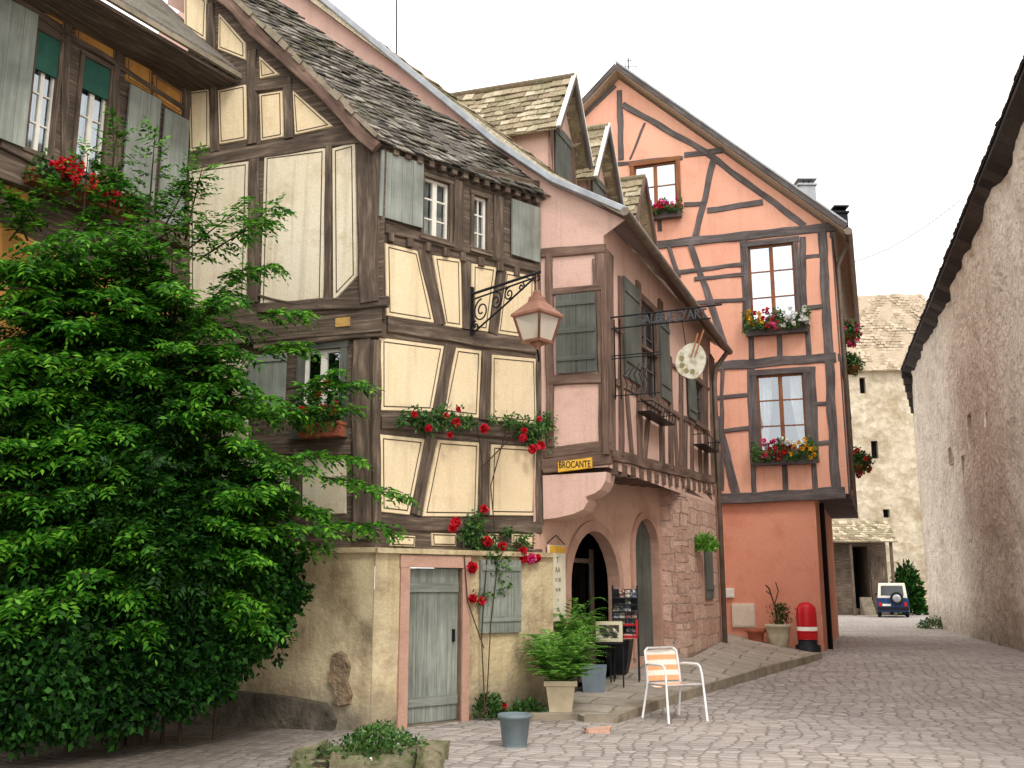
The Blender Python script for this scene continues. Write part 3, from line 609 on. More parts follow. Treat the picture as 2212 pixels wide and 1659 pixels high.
for i in range(nseg):
    a0,a1_=-.15+i*7.5/nseg,-.15+(i+1)*7.5/nseg
    pts0=[Q(a0,-.3,zs(a0)),Q(a0,.765,7.44),Q(a0,6.3,zr(6.3))]; pts1=[Q(a1_,-.3,zs(a1_)),Q(a1_,.765,7.44),Q(a1_,6.3,zr(6.3))]
    for k in (0,1):
        ms.face([pts0[k],pts1[k],pts1[k+1],pts0[k+1]]); u=Z*.1
        mt.face([pts0[k]+u,pts1[k]+u,pts1[k+1]+u,pts0[k+1]+u])
    mt.face([pts0[0],pts1[0],pts1[0]+Z*.1,pts0[0]+Z*.1])
    if i==0:
        for k in (0,1): mt.face([pts0[k],pts0[k]+u,pts0[k+1]+u,pts0[k+1]])
V2=(Q(0,6.3,zr(6.3))-Q(0,.765,7.44)); tiles(mt,Q(-.15,.765,7.55),BS.d,V2,7.5,V2.length,.2,.2,jit=.8)
V1=(Q(0,.765,7.44)-Q(0,-.3,zs(0)))
tiles(mt,Q(-.15,-.3,zs(0)+.06),(Q(7.35,-.3,zs(7.35))-Q(-.15,-.3,zs(-.15))),V1,7.5,V1.length,.2,.2,jit=.6)
rB=mt.build('roof',M['tileD'],Bh); ms.build('eave_boards',TB,rB)
m=MB(); m.tube([Q(-.2+i*.5,-.37,zs(-.2+i*.5)+.02) for i in range(16)],.065,10); m.build('gutter',M['gutter'],rB)
m=MB(); m.tube([Q(7.1,-.37,6.35),BS.W(7.05,6.0,.12),BS.W(7.05,5.7,.08),BS.W(7.05,.55,.08)],.05,8); m.build('downpipe',M['gutter'],Bh)
m=MB(); vB=BG.shift(.16)
for a,b in zip([(vg[0][0]+.05,vg[0][1]+.02)]+vg[1:],vg[1:]+[rid]): m.beam(vB,(a[0],a[1]+.04),(b[0],b[1]+.04),.1,-.2,.02,0,.0)
m.build('verge_flashing',M['zinc'],rB)
for ac in (1.2,3.0,5.42):
    hw=.6; bf=1.03; zb=7.6; ze=8.72; za=9.66
    if ac>2: za-=.06; ze-=.1
    m=MB()
    bk=lambda z: .765+(z-7.44)/.9
    for sg in (-1,1): m.face([Q(ac+sg*hw,bf,zb),Q(ac+sg*hw,bf,ze),Q(ac+sg*hw,bk(ze)+.1,ze),Q(ac+sg*hw,bk(zb),zb)])
    m.face([Q(ac-hw,bf,zb),Q(ac+hw,bf,zb),Q(ac+hw,bf,ze),Q(ac,bf,za-.08),Q(ac-hw,bf,ze)])
    dm=m.build('dormer',M['pink'],Bh)
    m=MB()
    for sg in (-1,1):
        lo=Q(ac+sg*(hw+.16),bf-.22,ze-.26); up=Q(ac,bf-.22,za); V_=up-lo; n=V_.length
        Ld=bk(za)-bf+.25
        cut=(lambda u,v: u<(Ld-.95)+v/n*.95)
        tiles(m,lo,inw,V_,Ld,n,.17,.15,acc=cut,jit=1.2,sag=.03)
    m.tube([Q(ac,bf-.24,za+.05),Q(ac,bk(za),za+.05)],.06,8)
    m.build('dormer_roof',M['tileD'],dm)
    dp=PL(tuple(Q(ac,bf-.24,0))[:2],23)
    m=MB(); m.beam(dp,(-hw-.18,ze-.3),(0,za+.02),.1,-.03,.02,0,0); m.beam(dp,(hw+.18,ze-.3),(0,za+.02),.1,-.03,.025,0,0); m.build('barge_board',M['timberg'] if ac<4 else TB,dm)
    if ac<4:
        m=MB(); m.beam(dp,(-hw-.2,ze-.24),(0,za+.1),.03,-.04,.03,0,0); m.beam(dp,(hw+.2,ze-.24),(0,za+.1),.03,-.04,.034,0,0); m.build('white_edging',M['white'],dm)
    dp2=PL(tuple(Q(ac,bf,0))[:2],23); shutter(dm,dp2,(-.36,.36,zb+.1,ze+.05),M['shutterd'],.02,4,2)
    for sg in (-1,1): 
        m=MB(); m.pbox(dp2,sg*.52-.07,sg*.52+.07,zb,ze,-.03,.03); m.build('post',TB,dm)
# =================================================== HOUSE C (orange)
Ch=thing('timber_framed_house','tall orange gabled house with grey timbers and three flower-boxed brown windows','house',(6.84,22,.3))
sr=OC.S(1812,760)[0]; zb_=OC.S(1700,1070)[1]; ap=OC.S(1337,172); er=(sr,OC.S(1812,492)[1]); sl_=2*ap[0]-sr
W3=R(OC,1632,1746,806,978); W2=R(OC,1614,1724,526,700); W1=R(OC,1366,1466,352,452)
m=MB(); m.wall(OC,[(sl_,zb_),(sr,zb_),er,ap,(sl_,er[1])],[rectpoly(W1),rectpoly(W2),rectpoly(W3)],wav=.03)
OSu=PL(tuple(OC.W(sr,0))[:2],20); m.wall(OSu,[(0,zb_),(8.5,zb_),(8.5,er[1]),(0,er[1])],[],wav=0)
m.build('wall',M['orange'],Ch)
OG=OC.shift(-.12); sg_=OG.S(1769,1240)[0]
m=MB(); m.wall(OG,[(sl_,-.2),(sg_,-.2),(sg_,zb_+.05),(sl_,zb_+.05)],[],wav=.02)
OSg=PL(tuple(OG.W(sg_,0))[:2],20); m.wall(OSg,[(0,-.2),(8.5,-.2),(8.5,zb_+.05),(0,zb_+.05)],[],wav=.02)
m.build('ground_floor_wall',M['orangeb'],Ch)
m=MB(); pa,pb=OSg.W(0,zb_+.01,-.2),OSg.W(8.5,zb_+.01,-.2); m.face([pa,OSu.W(0,zb_+.01),OSu.W(8.5,zb_+.01),pb]); m.build('jetty_soffit',M['timberg'],Ch)
TG=M['timberg']
for b in ((1380,533,1806,489,18),(1540,792,1806,771,20),(1552,1078,1826,1064,24),(1338,196,1342,346,12),(1345,226,1530,332,12),(1520,326,1738,488,13),(1394,266,1360,345,5),(1300,358,1475,341,9),(1478,336,1562,325,13),(1542,346,1503,510,14),(1528,455,1648,437,13),(1478,442,1522,440,10),(1776,500,1806,1062,20),(1492,530,1565,742,14),(1443,530,1466,600,10),(1440,592,1612,571,10),(1500,604,1610,592,10),(1500,655,1612,648,10),
   (1735,556,1772,552,10),(1740,664,1778,661,10),(1546,860,1614,853,10),(1556,932,1618,925,10),(1757,874,1786,872,10),(1762,958,1794,955,10),(1550,900,1590,1066,18),(1626,1000,1630,1066,12),(1694,998,1698,1064,12),(1757,998,1762,1062,12),(1621,712,1624,776,12),(1682,712,1686,774,12),(1743,708,1748,772,12),(1606,515,1612,715,14),(1733,512,1738,712,14),(1622,796,1628,1000,16),(1754,792,1762,1000,16),(1425,470,1426,500,10),(1250,262,1330,186,8),(1560,1060,1560,790,8)): bp(Ch,OC,*b,TG,o1=.02)
for k in (.12,2.2,4.4,6.5,8.35):
    m=MB(); m.beam(OSu,(k,zb_),(k,er[1]),.18,-.03,.03,0,.5); m.build('timber_beam',TG,Ch)
for z in (zb_+.1,(zb_+er[1])/2,er[1]-.15):
    m=MB(); m.beam(OSu,(0,z),(8.5,z),.18,-.03,.034,0,.5); m.build('timber_beam',TG,Ch)
window(Ch,OC,W3,3,2,1,casing=TG,sash=M['brownw'],cw=.12,bars=.03,curt=1); window(Ch,OC,W2,3,2,1,casing=TG,sash=M['brownw'],cw=.12,bars=.03,curt=2,glass='glassb'); window(Ch,OC,W1,2,2,1,casing=M['brownw'],sash=M['brownw'],cw=.1,bars=.03,curt=2,glass='glassb')
m=MB(); rt=ap[1]+.12
def O3(s,z,dp): return OC.W(s,z,.3)+OSu.d*dp
for sg in (1,-1):
    e_s=sr+.32 if sg==1 else sl_-.32; k=(ap[1]-er[1])/(sr-ap[0]); e_z=er[1]-.32*k
    a=O3(e_s,e_z+.1,0);b=O3(ap[0],rt,0);c=O3(ap[0],rt,9.2);d=O3(e_s,e_z+.1,9.2)
    m.face([a,b,c,d]); u=Z*.16; m.face([a+u,b+u,c+u,d+u]); m.face([a,b,b+u,a+u]); m.face([a,d,d+u,a+u])
rC=m.build('roof',M['tileE'],Ch)
ocf=OC.shift(.3)
m=MB(); m.beam(ocf,(sr+.34,e_z+.2),(ap[0],rt+.12),.14,-.1,.03,0,0); m.beam(ocf,(sl_-.34,e_z+.2),(ap[0]+.003,rt+.12),.14,-.1,.028,0,0); m.build('barge_board',M['timberg'],rC)
m=MB(); m.beam(ocf,(sr+.36,e_z+.29),(ap[0],rt+.21),.05,-.12,.05,0,0); m.build('verge_flashing',M['zinc'],rC)
m=MB(); m.tube([O3(sr+.38,e_z+.1,i*1.) for i in range(10)],.09,10); gt=m.build('gutter',M['gutter'],rC)
m=MB(); q1=OSu.W(.3,e_z-1.0,.1); m.tube([O3(sr+.36,e_z,.5),q1+Z*.5,q1,Vector((q1.x,q1.y,zb_+.1))],.05,8); m.build('downpipe',M['gutter'],Ch)
q=OSg.W(1.0,0,.1); m=MB(); m.tube([Vector((q.x,q.y,zb_-.1)),Vector((q.x,q.y,.25))],.06,8); m.build('downpipe',M['iron'],Ch)
def chim(px,py,Y,w,h,mat,name='chimney'):
    p=at(px,py,Y); m=MB(); m.box(p+Vector((-w/2,0,-h)),(w,0,0),(0,w,0),(0,0,h)); m.box(p+Vector((-w/2-.04,-.04,0)),(w+.08,0,0),(0,w+.08,0),(0,0,.05)); 
    for i in range(3): m.box(p+Vector((-w/2+.02+i*w/3,.1,.05)),(w/4,0,0),(0,w/2,0),(0,0,.12))
    m.box(p+Vector((-w/2-.04,-.04,.17)),(w+.08,0,0),(0,w+.08,0),(0,0,.04)); return m.build(name,mat,Ch)
chim(1744,400,26,.46,1.2,M['zinc']); chim(1818,460,25,.32,.8,M['iron'])
p=at(1684,366,24.5); m=MB(); m.lathe((0,0,0),[(.02,.0),(.16,.02),(.3,.07),(.36,.12)],20)
Mx=Matrix.Translation(p)@Matrix.Rotation(math.radians(75),4,'X'); m.v=[Mx@v for v in m.v]; m.tube([p,p+Vector((0,.1,-.9))],.025,6)
sd=m.build('satellite_dish',M['zinc']); tag(sd,'pale satellite dish above the orange house roof slope','satellite dish')
def antenna(px,pyt,pyb,Y,label,arms):
    a=at(px,pyt,Y);b=at(px,pyb,Y); t=thing('roof_antenna',label,'antenna',b); m=MB(); m.tube([b-Z*.4,a],.018,6); m.build('mast',M['iron'],t)
    if arms:
        m=MB()
        for k,(f,l) in enumerate(arms): 
            p=b.lerp(a,f); m.tube([p-Vector((l,.1,0)),p+Vector((l,-.1,0))],.012,5)
            for s in (-1,1): m.tube([p+Vector((s*l,-.1*s,-.08)),p+Vector((s*l,-.1*s,.08))],.01,5)
        m.build('arm',M['iron'],t)
antenna(1357,125,168,24,'small branched television aerial on the orange house ridge',[(.45,.2),(.75,.06)])
antenna(857,-20,112,19,'tall thin mast rising behind the pink roof slope',None)
# =================================================== RIGHT BARN
Fh=thing('barn','long roughcast barn with thin dark eave along the right of the street','barn',(11,22,.25))
slits=[]
for (x,y,w,h) in ((2096,930,9,80),(2081,1010,6,55),(2132,905,6,34),(2052,985,6,40)):
    r=R(RF,x-w/2,x+w/2,y-h/2,y+h/2); slits.append(rectpoly((min(r[0],r[1]),max(r[0],r[1]),r[2],r[3])))
m=MB(); m.wall(RF,[(-18,-.3),(16,-.3),(16,10.2),(-18,10.2)],slits,wav=.14,grid=.5,depth=.4)
for h in slits: m.prism(RF,[(p[0]*1,p[1]) for p in h],-.5,-.38)
wend=PL(tuple(RF.W(-18,0))[:2],106.6); m.wall(wend,[(0,-.3),(9,-.3),(9,14),(0,10.2)],[],grid=0); m.build('wall',M['roughcast'],Fh)
m=MB(); N=70; S0,S1=-17.6,16.
for i in range(N):
    s0_=S0+i*(S1-S0)/N; s1_=S0+(i+1)*(S1-S0)/N; w0=.1*noise.noise(Vector((s0_*.35,0,3))); w1_=.1*noise.noise(Vector((s1_*.35,0,3)))
    a=RF.W(s0_,10.05+w0,.32);b=RF.W(s1_,10.05+w1_,.32);c=RF.W(s1_,14.5,-5);d=RF.W(s0_,14.5,-5); u=Z*.16
    m.face([a,b,c,d]); m.face([a+u,b+u,c+u,d+u]); m.face([a,b,b+u,a+u]); m.face([a,b,RF.W(s1_,9.78+w1_,-.1),RF.W(s0_,9.78+w0,-.1)])
tiles(m,RF.W(S0,10.14,.34),RF.d,RF.W(0,14.5,-5)-RF.W(0,10.05,.32),S1-S0,.8,.2,.2,jit=1.4)
for k in range(6): m.box(RF.W(S0-.03-.04*k,10.1-.28*k,-.15),RF.d*.3,RF.n*(.5-.05*k),Z*-.3)
bt=tilemat('dark_barn_tiles',C(46,42,42),C(64,58,58),C(82,76,72),C(60,58,52)); m.build('roof',bt,Fh)
# =================================================== FAR BUILDINGS
EP=PL(tuple(at(1700,1300,62))[:2],95)
Eh=thing('stone_tower_house','pale rubble-stone building with brown roof closing the far end of the street','house',EP.W(3,0))
ew=[R(EP,1857,1870,815,850),R(EP,1882,1897,952,990),R(EP,1908,1922,1100,1118)]
m=MB(); e1=EP.S(2060,800)[0]; zt=EP.S(1900,800)[1]; m.wall(EP,[(-6,-.5),(e1,-.5),(e1,zt),(-6,zt)],[rectpoly(r) for r in ew],depth=.5,grid=1.5,wav=.06); m.build('wall',M['castle'],Eh)
for r in ew:
    m=MB(); m.pbox(EP,r[0]-.05,r[1]+.05,r[2]-.05,r[3]+.05,-.5,-.4); m.build('window',M['dark'],Eh)
zt2=EP.S(1900,622)[1]
m=MB(); Vr=EP.W(0,zt2+.9,-4.5)-EP.W(0,zt,.4)
tiles(m,EP.W(-6,zt-.1,.4),EP.d,Vr,e1+6,Vr.length,.3,.28,sag=.15,jit=2); m.build('roof',M['tileE'],Eh)
DP=PL(tuple(at(1825,1320,57))[:2],92)
Dh=thing('outbuilding','low dark open-fronted outbuilding with lean-to roof and steps at the far bend','outbuilding',DP.W(1,.1))
d1=DP.S(1918,1250)[0]; zt=DP.S(1880,1160)[1]
m=MB(); dd=R(DP,1842,1878,1180,1315); m.wall(DP,[(-3,0),(d1,0),(d1,zt),(-3,zt)],[rectpoly(dd)],wav=.03,depth=2.); m.wall(DP,[(d1-.01,0),(d1,0),(d1,zt),(d1-.01,zt)],[],grid=0); m.build('wall',T,Dh)
m=MB(); m.pbox(DP,*dd,-2.1,-2.); m.build('dark_passage',M['dark'],Dh)
m=MB(); tiles(m,DP.W(-3,zt-.35,1.5),DP.d,-DP.n*1.7+Z*1.25,d1+3.2,2.1,.25,.22,jit=1.5); m.build('roof',M['tileD'],Dh)
for s_ in (.1,d1-.2):
    m=MB(); m.pbox(DP,s_,s_+.14,0,zt-.2,1.2,1.34); m.build('post',T,Dh)
m=MB()
for i in range(6): m.pbox(DP,dd[0]+.3,dd[1],0,.18*(i+1),.9-.15*i-.15,.9-.15*i,0,False)
m.build('steps',M['stone'],Dh)
m=MB(); x=R(DP,1882,1914,1200,1310); m.pbox(DP,x[0],x[1],.1,x[3],.02,.1); m.build('plank_panel',T,Dh)
# =================================================== TREE + SHRUB
def px3(px,py,r,Y,ry=None):
    c=at(px,py,Y); rm=r*Y/F; return (tuple(c),(rm,(ry or rm*.8),rm))
tr=thing('tree','large bright green leafy tree filling the courtyard before the dark timbered house','tree',(-4.0,11.0,0))
base=Vector((-4.0,11.0,0)); m=MB()
for k in range(5):
    a=k*1.3; m.tube([base+Vector((.1*math.cos(a),.1*math.sin(a),-.1)),base+Vector((.2*math.cos(a),.15*math.sin(a),1.)),base+Vector((.4*math.cos(a),.3*math.sin(a),2.2)),base+Vector((.55*math.cos(a),.35*math.sin(a),3.4)),base+Vector((.3*math.cos(a+1),.3*math.sin(a),4.2))],[.07,.06,.05,.03,.012],8)
m.build('trunk',M['bark'],tr)
sil=[(-40,490),(40,470),(110,440),(180,455),(250,430),(300,450),(380,470),(430,530),(500,530),(560,555),(540,640),(590,690),(540,750),(590,810),(660,835),(720,845),(650,900),(620,950),(700,985),(730,1030),(800,1075),(720,1100),(770,1140),(660,1160),(600,1190),(640,1240),(560,1330),(-40,1360)]
m=MB(); sc=[];sdv=[];snn=[]
def spray(a,b,n,lift=.16,sp=1.):
    mid=a.lerp(b,.5)+Z*lift; m.tube([a,a*.25+mid*.5+b*.25,b],[.014,.009,.004],4)
    for i in range(n):
        t=.08+.92*i/(n-1); q=a*(1-t)**2+mid*2*t*(1-t)+b*t*t; tg=((mid-a)*(1-t)+(b-mid)*t).normalized(); sdd=tg.cross(Z).normalized(); sgn=1 if i%2 else -1
        sc.append(np.array(q+sdd*sgn*random.uniform(0,.06)*sp)+rng.normal(scale=.02,size=3)); dd=tg*random.uniform(.3,.9)+sdd*sgn*(1.05-.7*t)*sp-Z*random.uniform(.02,.3); sdv.append(np.array(dd)+rng.normal(scale=.15,size=3)); snn.append(np.array((0,-.3,1))+rng.normal(scale=.22,size=3))
cntr=0; tries=0
while cntr<265 and tries<6000:
    tries+=1; px,py=random.uniform(-40,800),random.uniform(420,1360)
    if not inpoly((px,py),sil) or random.random()>np.interp(py,[450,600,800],[.8,.95,1.]): continue
    cntr+=1; y0=np.interp(px,[0,400,800],[8.9,9.8,10.9]); y1=np.interp(px,[0,400,800],[10.1,11.4,11.7]); Y=y0+(y1-y0)*random.random()**1.4
    b=at(px,py,Y); tz=max(.8,min(4.4,b.z-.1-.35*random.random())); hub=Vector((base.x+.25*(b.x-base.x),base.y+.2*(b.y-base.y)+.2,tz)); D=(b-hub); Ls=min(D.length*.95,random.uniform(.8,1.25)); a=b-D.normalized()*Ls; 
    spray(a,b-Z*random.uniform(.05,.28),27)
for (p0,p1) in [((560,690),(655,672)),((500,520),(600,440)),((470,600),(600,570)),((620,840),(785,825)),((690,1030),(872,1065)),((690,1130),(850,1140)),((590,900),(770,878)),((230,470),(255,268)),((320,480),(335,290)),((400,520),(440,350)),((600,980),(770,990)),((380,560),(540,440)),((180,470),(190,330)),((90,500),(30,420)),((430,560),(590,470)),((560,760),(655,745)),((300,470),(250,380)),((350,500),(420,380)),((620,880),(720,800)),((20,520),(120,400)),((240,520),(380,410)),((60,520),(0,400)),((150,520),(230,420)),((300,540),(440,470))]:
    Y=11.25 if p0[0]>450 else 10.6
    spray(at(*p0,Y),at(*p1,Y-.2),28,.06,.8)
m.build('branches',M['bark'],tr)
P=np.array(sc); D=nrmz(np.array(sdv)); c_=compound(P,D,nrmz(np.array(snn)),rng.uniform(.14,.26,len(P)),4,.1,.043)
leafmesh('crown',*c_,M['leaf'],tr)
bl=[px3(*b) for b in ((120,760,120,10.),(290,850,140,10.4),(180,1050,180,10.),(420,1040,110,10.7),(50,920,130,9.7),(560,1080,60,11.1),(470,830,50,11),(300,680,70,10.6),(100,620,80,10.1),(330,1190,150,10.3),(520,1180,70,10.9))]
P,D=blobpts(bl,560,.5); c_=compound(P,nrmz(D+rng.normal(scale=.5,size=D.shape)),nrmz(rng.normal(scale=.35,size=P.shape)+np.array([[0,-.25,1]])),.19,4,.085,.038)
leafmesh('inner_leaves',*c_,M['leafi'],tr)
sb=thing('shrub','dense dark green shrub with rounded leaves at the foot of the courtyard tree','shrub',(-4.2,10.4,0))
bs=[]
for (px,py,r,Y) in ((30,1310,120,9.7),(140,1270,90,9.9),(250,1340,120,10.2),(350,1250,80,10.5),(380,1360,90,10.7),(460,1290,90,11.),(550,1250,75,11.2),(560,1340,70,11.2),(620,1290,45,11.3),(100,1420,120,9.6),(220,1450,100,10.),(330,1450,90,10.4),(440,1410,80,10.8),(510,1400,60,11.),(40,1490,105,9.5),(150,1510,85,9.8),(270,1510,75,10.1),(380,1490,65,10.5),(600,1220,50,11.2),(460,1470,50,10.8),(40,1550,60,9.6),(130,1545,50,9.9)):
    bs.append(px3(px,py,r*random.uniform(.85,1.1),Y+random.uniform(-.15,.15)))
P,D=blobpts(bs,3600,.42,.6); keep=P[:,2]>.02; P,D=P[keep],D[keep]
leafmesh('foliage',P,nrmz(D+rng.normal(scale=.9,size=P.shape)-[[0,0,.35]]),nrmz(D*.7+rng.normal(scale=.6,size=P.shape)+[[0,-.1,.5]]),rng.uniform(.05,.105,len(P)),rng.uniform(.034,.066,len(P)),M['leafd'],sb)
m=MB()
for (c,r) in bs[:6]: 
    c=Vector(c); m.tube([Vector((c.x,c.y+.35,0)),Vector((c.x,c.y+.3,c.z*.6)),c],[.02,.015,.01],6)
m.build('stems',M['bark'],sb)
# =================================================== CLIMBING ROSE
rs=thing('climbing_rose','climbing rose with red blooms trained across the cream house street wall','climbing rose',AF.hit(1045,1540,.25))
m=MB()
def wp(px,py,o=.12): return AF.hit(px,py,o)
for path in ([(1048,1540,.3),(1040,1380,.24),(1052,1200,.22),(1040,1100,.1),(1042,1000,.1),(1030,920,.1),(930,905,.1),(865,908,.1)],[(1050,1540,.3),(1060,1350,.25),(1075,1220,.22),(1060,1050,.1),(1090,940,.1),(1160,920,.12),(1220,940,.2)],[(1045,1400,.25),(1010,1300,.22),(1000,1160,.2)],[(1160,925,.1),(1190,890,.12),(1222,885,.16)],[(1040,1010,.1),(1080,970,.08),(1110,940,.1)],[(1045,1150,.2),(1100,1170,.2),(1165,1200,.2)]):
    m.tube([wp(*p) for p in path],.008,5)
m.build('stem',M['bark'],rs)
rb=[((px,py),r) for px,py,r in ((868,908,16),(895,900,24),(925,912,26),(955,903,30),(990,910,24),(1018,912,16),(1100,910,20),(1130,922,26),(1155,938,32),(1180,912,26),(1205,900,26),(1195,950,22),(1218,930,16),(1025,1135,30),(1045,1180,34),(1060,1225,38),(1070,1268,32),(1035,1285,26),(1012,1165,22),(1130,1170,20),(1090,1200,18),(1065,905,12),(1195,970,12),(1040,1105,12),(1100,1150,14))]
blb=[(tuple(wp(*p,.14)),(r*12.6/F,.1,r*12.6/F)) for p,r in rb]
P,D=blobpts(blb,1900,.85,.7); leafmesh('foliage',P,nrmz(D+rng.normal(scale=.8,size=P.shape)),nrmz(rng.normal(scale=.6,size=P.shape)+np.array([[.5,-.8,.6]])),rng.uniform(.04,.075,len(P)),rng.uniform(.025,.045,len(P)),M['leafr'],rs)
for (px,py,s) in ((895,895,.8),(925,925,.9),(963,898,.8),(985,912,1.1),(972,940,.8),(1047,926,1.2),(1132,930,.9),(1130,945,1.1),(1150,970,1.2),(1168,962,1.2),(1165,905,.7),(1222,880,.9),(1228,926,.9),(990,884,.7),(1046,1100,1.1),(985,1128,1.3),(978,1140,1.1),(1052,1170,1.3),(1085,1180,1.1),(1020,1226,1.4),(1022,1293,1.1),(1042,1297,1.1),(1130,1190,1.1),(1148,1205,1.5),(1132,1207,1.1),(1160,1206,1.1)):
    blossom('bloom',[tuple(wp(px,py,.22))],.05*s,46,M['red'] if py!=1205 else M['magenta'],rs)
# =================================================== FLOWER BOXES
def flowerbox(pl,xl,xr,yb0,yb1,yf,label,cols,boxmat=None,off=.04,dens=1.,group=None,dp=.17):
    r=R(pl,xl,xr,yb0,yb1,off+.1); s0,s1,z0,z1=r; zt=pl.S((xl+xr)/2,yf,off+.1)[1]
    t=thing('flower_box',label,'flower box',pl.W((s0+s1)/2,z0,off),group)
    m=MB(); m.pbox(pl,s0,s1,z0,z1,off,off+dp,0,False); m.pbox(pl,s0-.012,s1+.012,z1-.03,z1+.004,off-.005,off+dp+.014,0,False); m.build('planter',boxmat or M['terra'],t)
    n=int(420*dens*(s1-s0)*2); L=s1-s0
    u=rng.uniform(-.04,1.04,n); hh=(zt-z1); ph=random.random()*6
    P=np.array([tuple(pl.W(s0+L*a,z1-.12+(hh+.12)*b*(.7+.4*math.sin(a*13+ph)),off+.02+.3*c)) for a,b,c in zip(u,rng.uniform(0,1,n)**.9,rng.uniform(0,1,n))])
    nn=np.array(pl.n)[None]; leafmesh('foliage',P,rdir(n,.3),nrmz(rng.normal(scale=.5,size=P.shape)+nn+np.array([[0,0,.6]])),rng.uniform(.05,.08,n),rng.uniform(.035,.06,n),M['leafr'],t)
    for (cm,a0,a1,k) in cols:
        k=int(k*dens); pts=[tuple(pl.W(s0+L*random.uniform(a0,a1),z1-.12+(hh+.12)*random.uniform(.1,1.05),off+random.uniform(.16,.36))) for i in range(k)]
        blossom('blossoms',pts,.055,16,M[cm],t)
    return t
flowerbox(OC,1630,1762,985,1004,952,'flower box with mixed red and yellow blooms below the lowest orange house window',[('red',.05,.6,14),('yellowp',.6,1,12),('whitep',.3,.8,7),('magenta',0,.4,6)],TG)
flowerbox(OC,1612,1746,704,722,672,'flower box with white and pink blooms below the middle orange house window',[('whitep',.55,1,30),('yellowp',0,.3,12),('magenta',.3,.6,14),('red',.1,.45,8)],TG)
flowerbox(OC,1396,1472,455,472,436,'flower box of bright pink blooms below the attic window of the orange house',[('magenta',0,1,22),('red',0,.5,10)],TG)
flowerbox(AG,650,738,914,944,842,'red window box with scarlet geraniums on the shaded gable window of the cream house',[('red',0,1,7)],None,.06,1.2)
flowerbox(AL,62,150,380,408,345,'brown window box with scarlet geraniums on the courtyard house ledge, nearer the camera',[('red',.4,1,24)],M['brownw'],.16,1.2)
flowerbox(AL,170,300,425,455,405,'long window box with scarlet geraniums on the courtyard house ledge, nearer the inner corner',[('red',0,.7,18)],M['brownw'],.16,.9)
for (px,py,Y,lab,col) in ((1832,722,25.5,'upper hanging basket of pink flowers on the orange house side wall','magenta'),(1852,1000,24.5,'lower hanging basket of dark red flowers on the orange house side wall','red'),(1838,790,26.5,'green trailing basket between the two flowering baskets on the orange house',None)):
    c=at(px,py,Y); t=thing('hanging_basket',lab,'hanging basket',c); m=MB(); m.lathe(c,[(.05,-.25),(.18,-.15),(.24,0)],14); m.build('basket',M['brownw'],t)
    P,D=blobpts([(tuple(c+Z*.05),(.34,.34,.33))],2200,.5); leafmesh('foliage',P,rdir(len(P)),nrmz(D+.3),.08,.06,M['leafr'],t)
    if col: blossom('blossoms',[tuple(c+Vector(tuple(x))*.33) for x in rdir(26)],.06,14,M[col],t)
    m=MB(); w=OSu.W((c-OSu.p).dot(OSu.d),c.z+.4,0); m.tube([w,Vector((c.x,c.y,c.z+.4)),c],.012,5); m.build('hook',M['iron'],t)
for (x0,x1,y,lab) in ((1372,1424,898,'empty iron flower shelf under the nearer pink house window'),(1494,1524,962,'empty iron flower shelf under the farther pink house window')):
    r=R(BS,x0,x1,y-14,y+8); t=thing('window_shelf',lab,'flower shelf',BS.W(r[0],r[2])); m=MB()
    m.pbox(BS,r[0],r[1],r[2],r[2]+.02,.03,.25,0,False); m.build('tray',M['iron'],t); m=MB()
    for k in range(9): s=r[0]+(r[1]-r[0])*k/8; m.tube([BS.W(s,r[2],.25),BS.W(s,r[3],.27)],.007,5)
    m.tube([BS.W(r[0],r[3],.03),BS.W(r[0],r[3],.27),BS.W(r[1],r[3],.27),BS.W(r[1],r[3],.03)],.009,5); m.build('rail',M['iron'],t)
# =================================================== WALL LANTERN
bw=AF.S(1016,628); BP=PL(tuple(AF.W(bw[0],0,.02))[:2],139)
ln=thing('wall_lantern','copper-roofed street lantern hanging from a scrolled iron bracket on the cream house','lantern',AF.W(bw[0],5.0))
zb=BP.S(1165,588)[1]; kl=BP.S(1160,600)[0]
m=MB(); m.pbox(AF,bw[0]-.03,bw[0]+.03,zb-.55,zb+.12,.02,.045); m.tube([BP.W(0,zb+.02),BP.W(kl+.06,zb)],.02,8); m.tube([BP.W(0,zb-.06),BP.W(kl*.95,zb-.05)],.012,6)
def spiral(cx,cz,r,turn,st,n=30,dirn=1): return [BP.W(cx+r*(1-.8*i/n)*math.cos(st+dirn*turn*2*math.pi*i/n),cz+r*(1-.8*i/n)*math.sin(st+dirn*turn*2*math.pi*i/n)) for i in range(n+1)]
for (cx,cz,r,tn,st,dn) in ((.22,zb-.25,.16,1.6,1.6,1),(.52,zb-.19,.12,1.5,1.6,-1),(.78,zb-.15,.09,1.5,1.6,1),(1.02,zb-.11,.06,1.3,1.6,-1),(.1,zb-.45,.08,1.4,1.6,1)): m.tube(spiral(cx,cz,r,tn,st,dirn=dn),.011,6)
m.tube([BP.W(0,zb-.55),BP.W(.25,zb-.45),BP.W(.7,zb-.28),BP.W(kl,zb-.03)],.013,6); m.tube(spiral(kl+.02,zb-.06,.06,1.2,1.6),.01,6); m.build('bracket',M['iron'],ln)
lp=BP.W(kl,0); lz1=BP.S(1160,640)[1]; lz0=BP.S(1160,742)[1]; H=lz1-lz0; rot=math.radians(45-41)
cop=plain('aged_copper_metal',C(170,124,104),C(138,97,80),7,.45,.35)
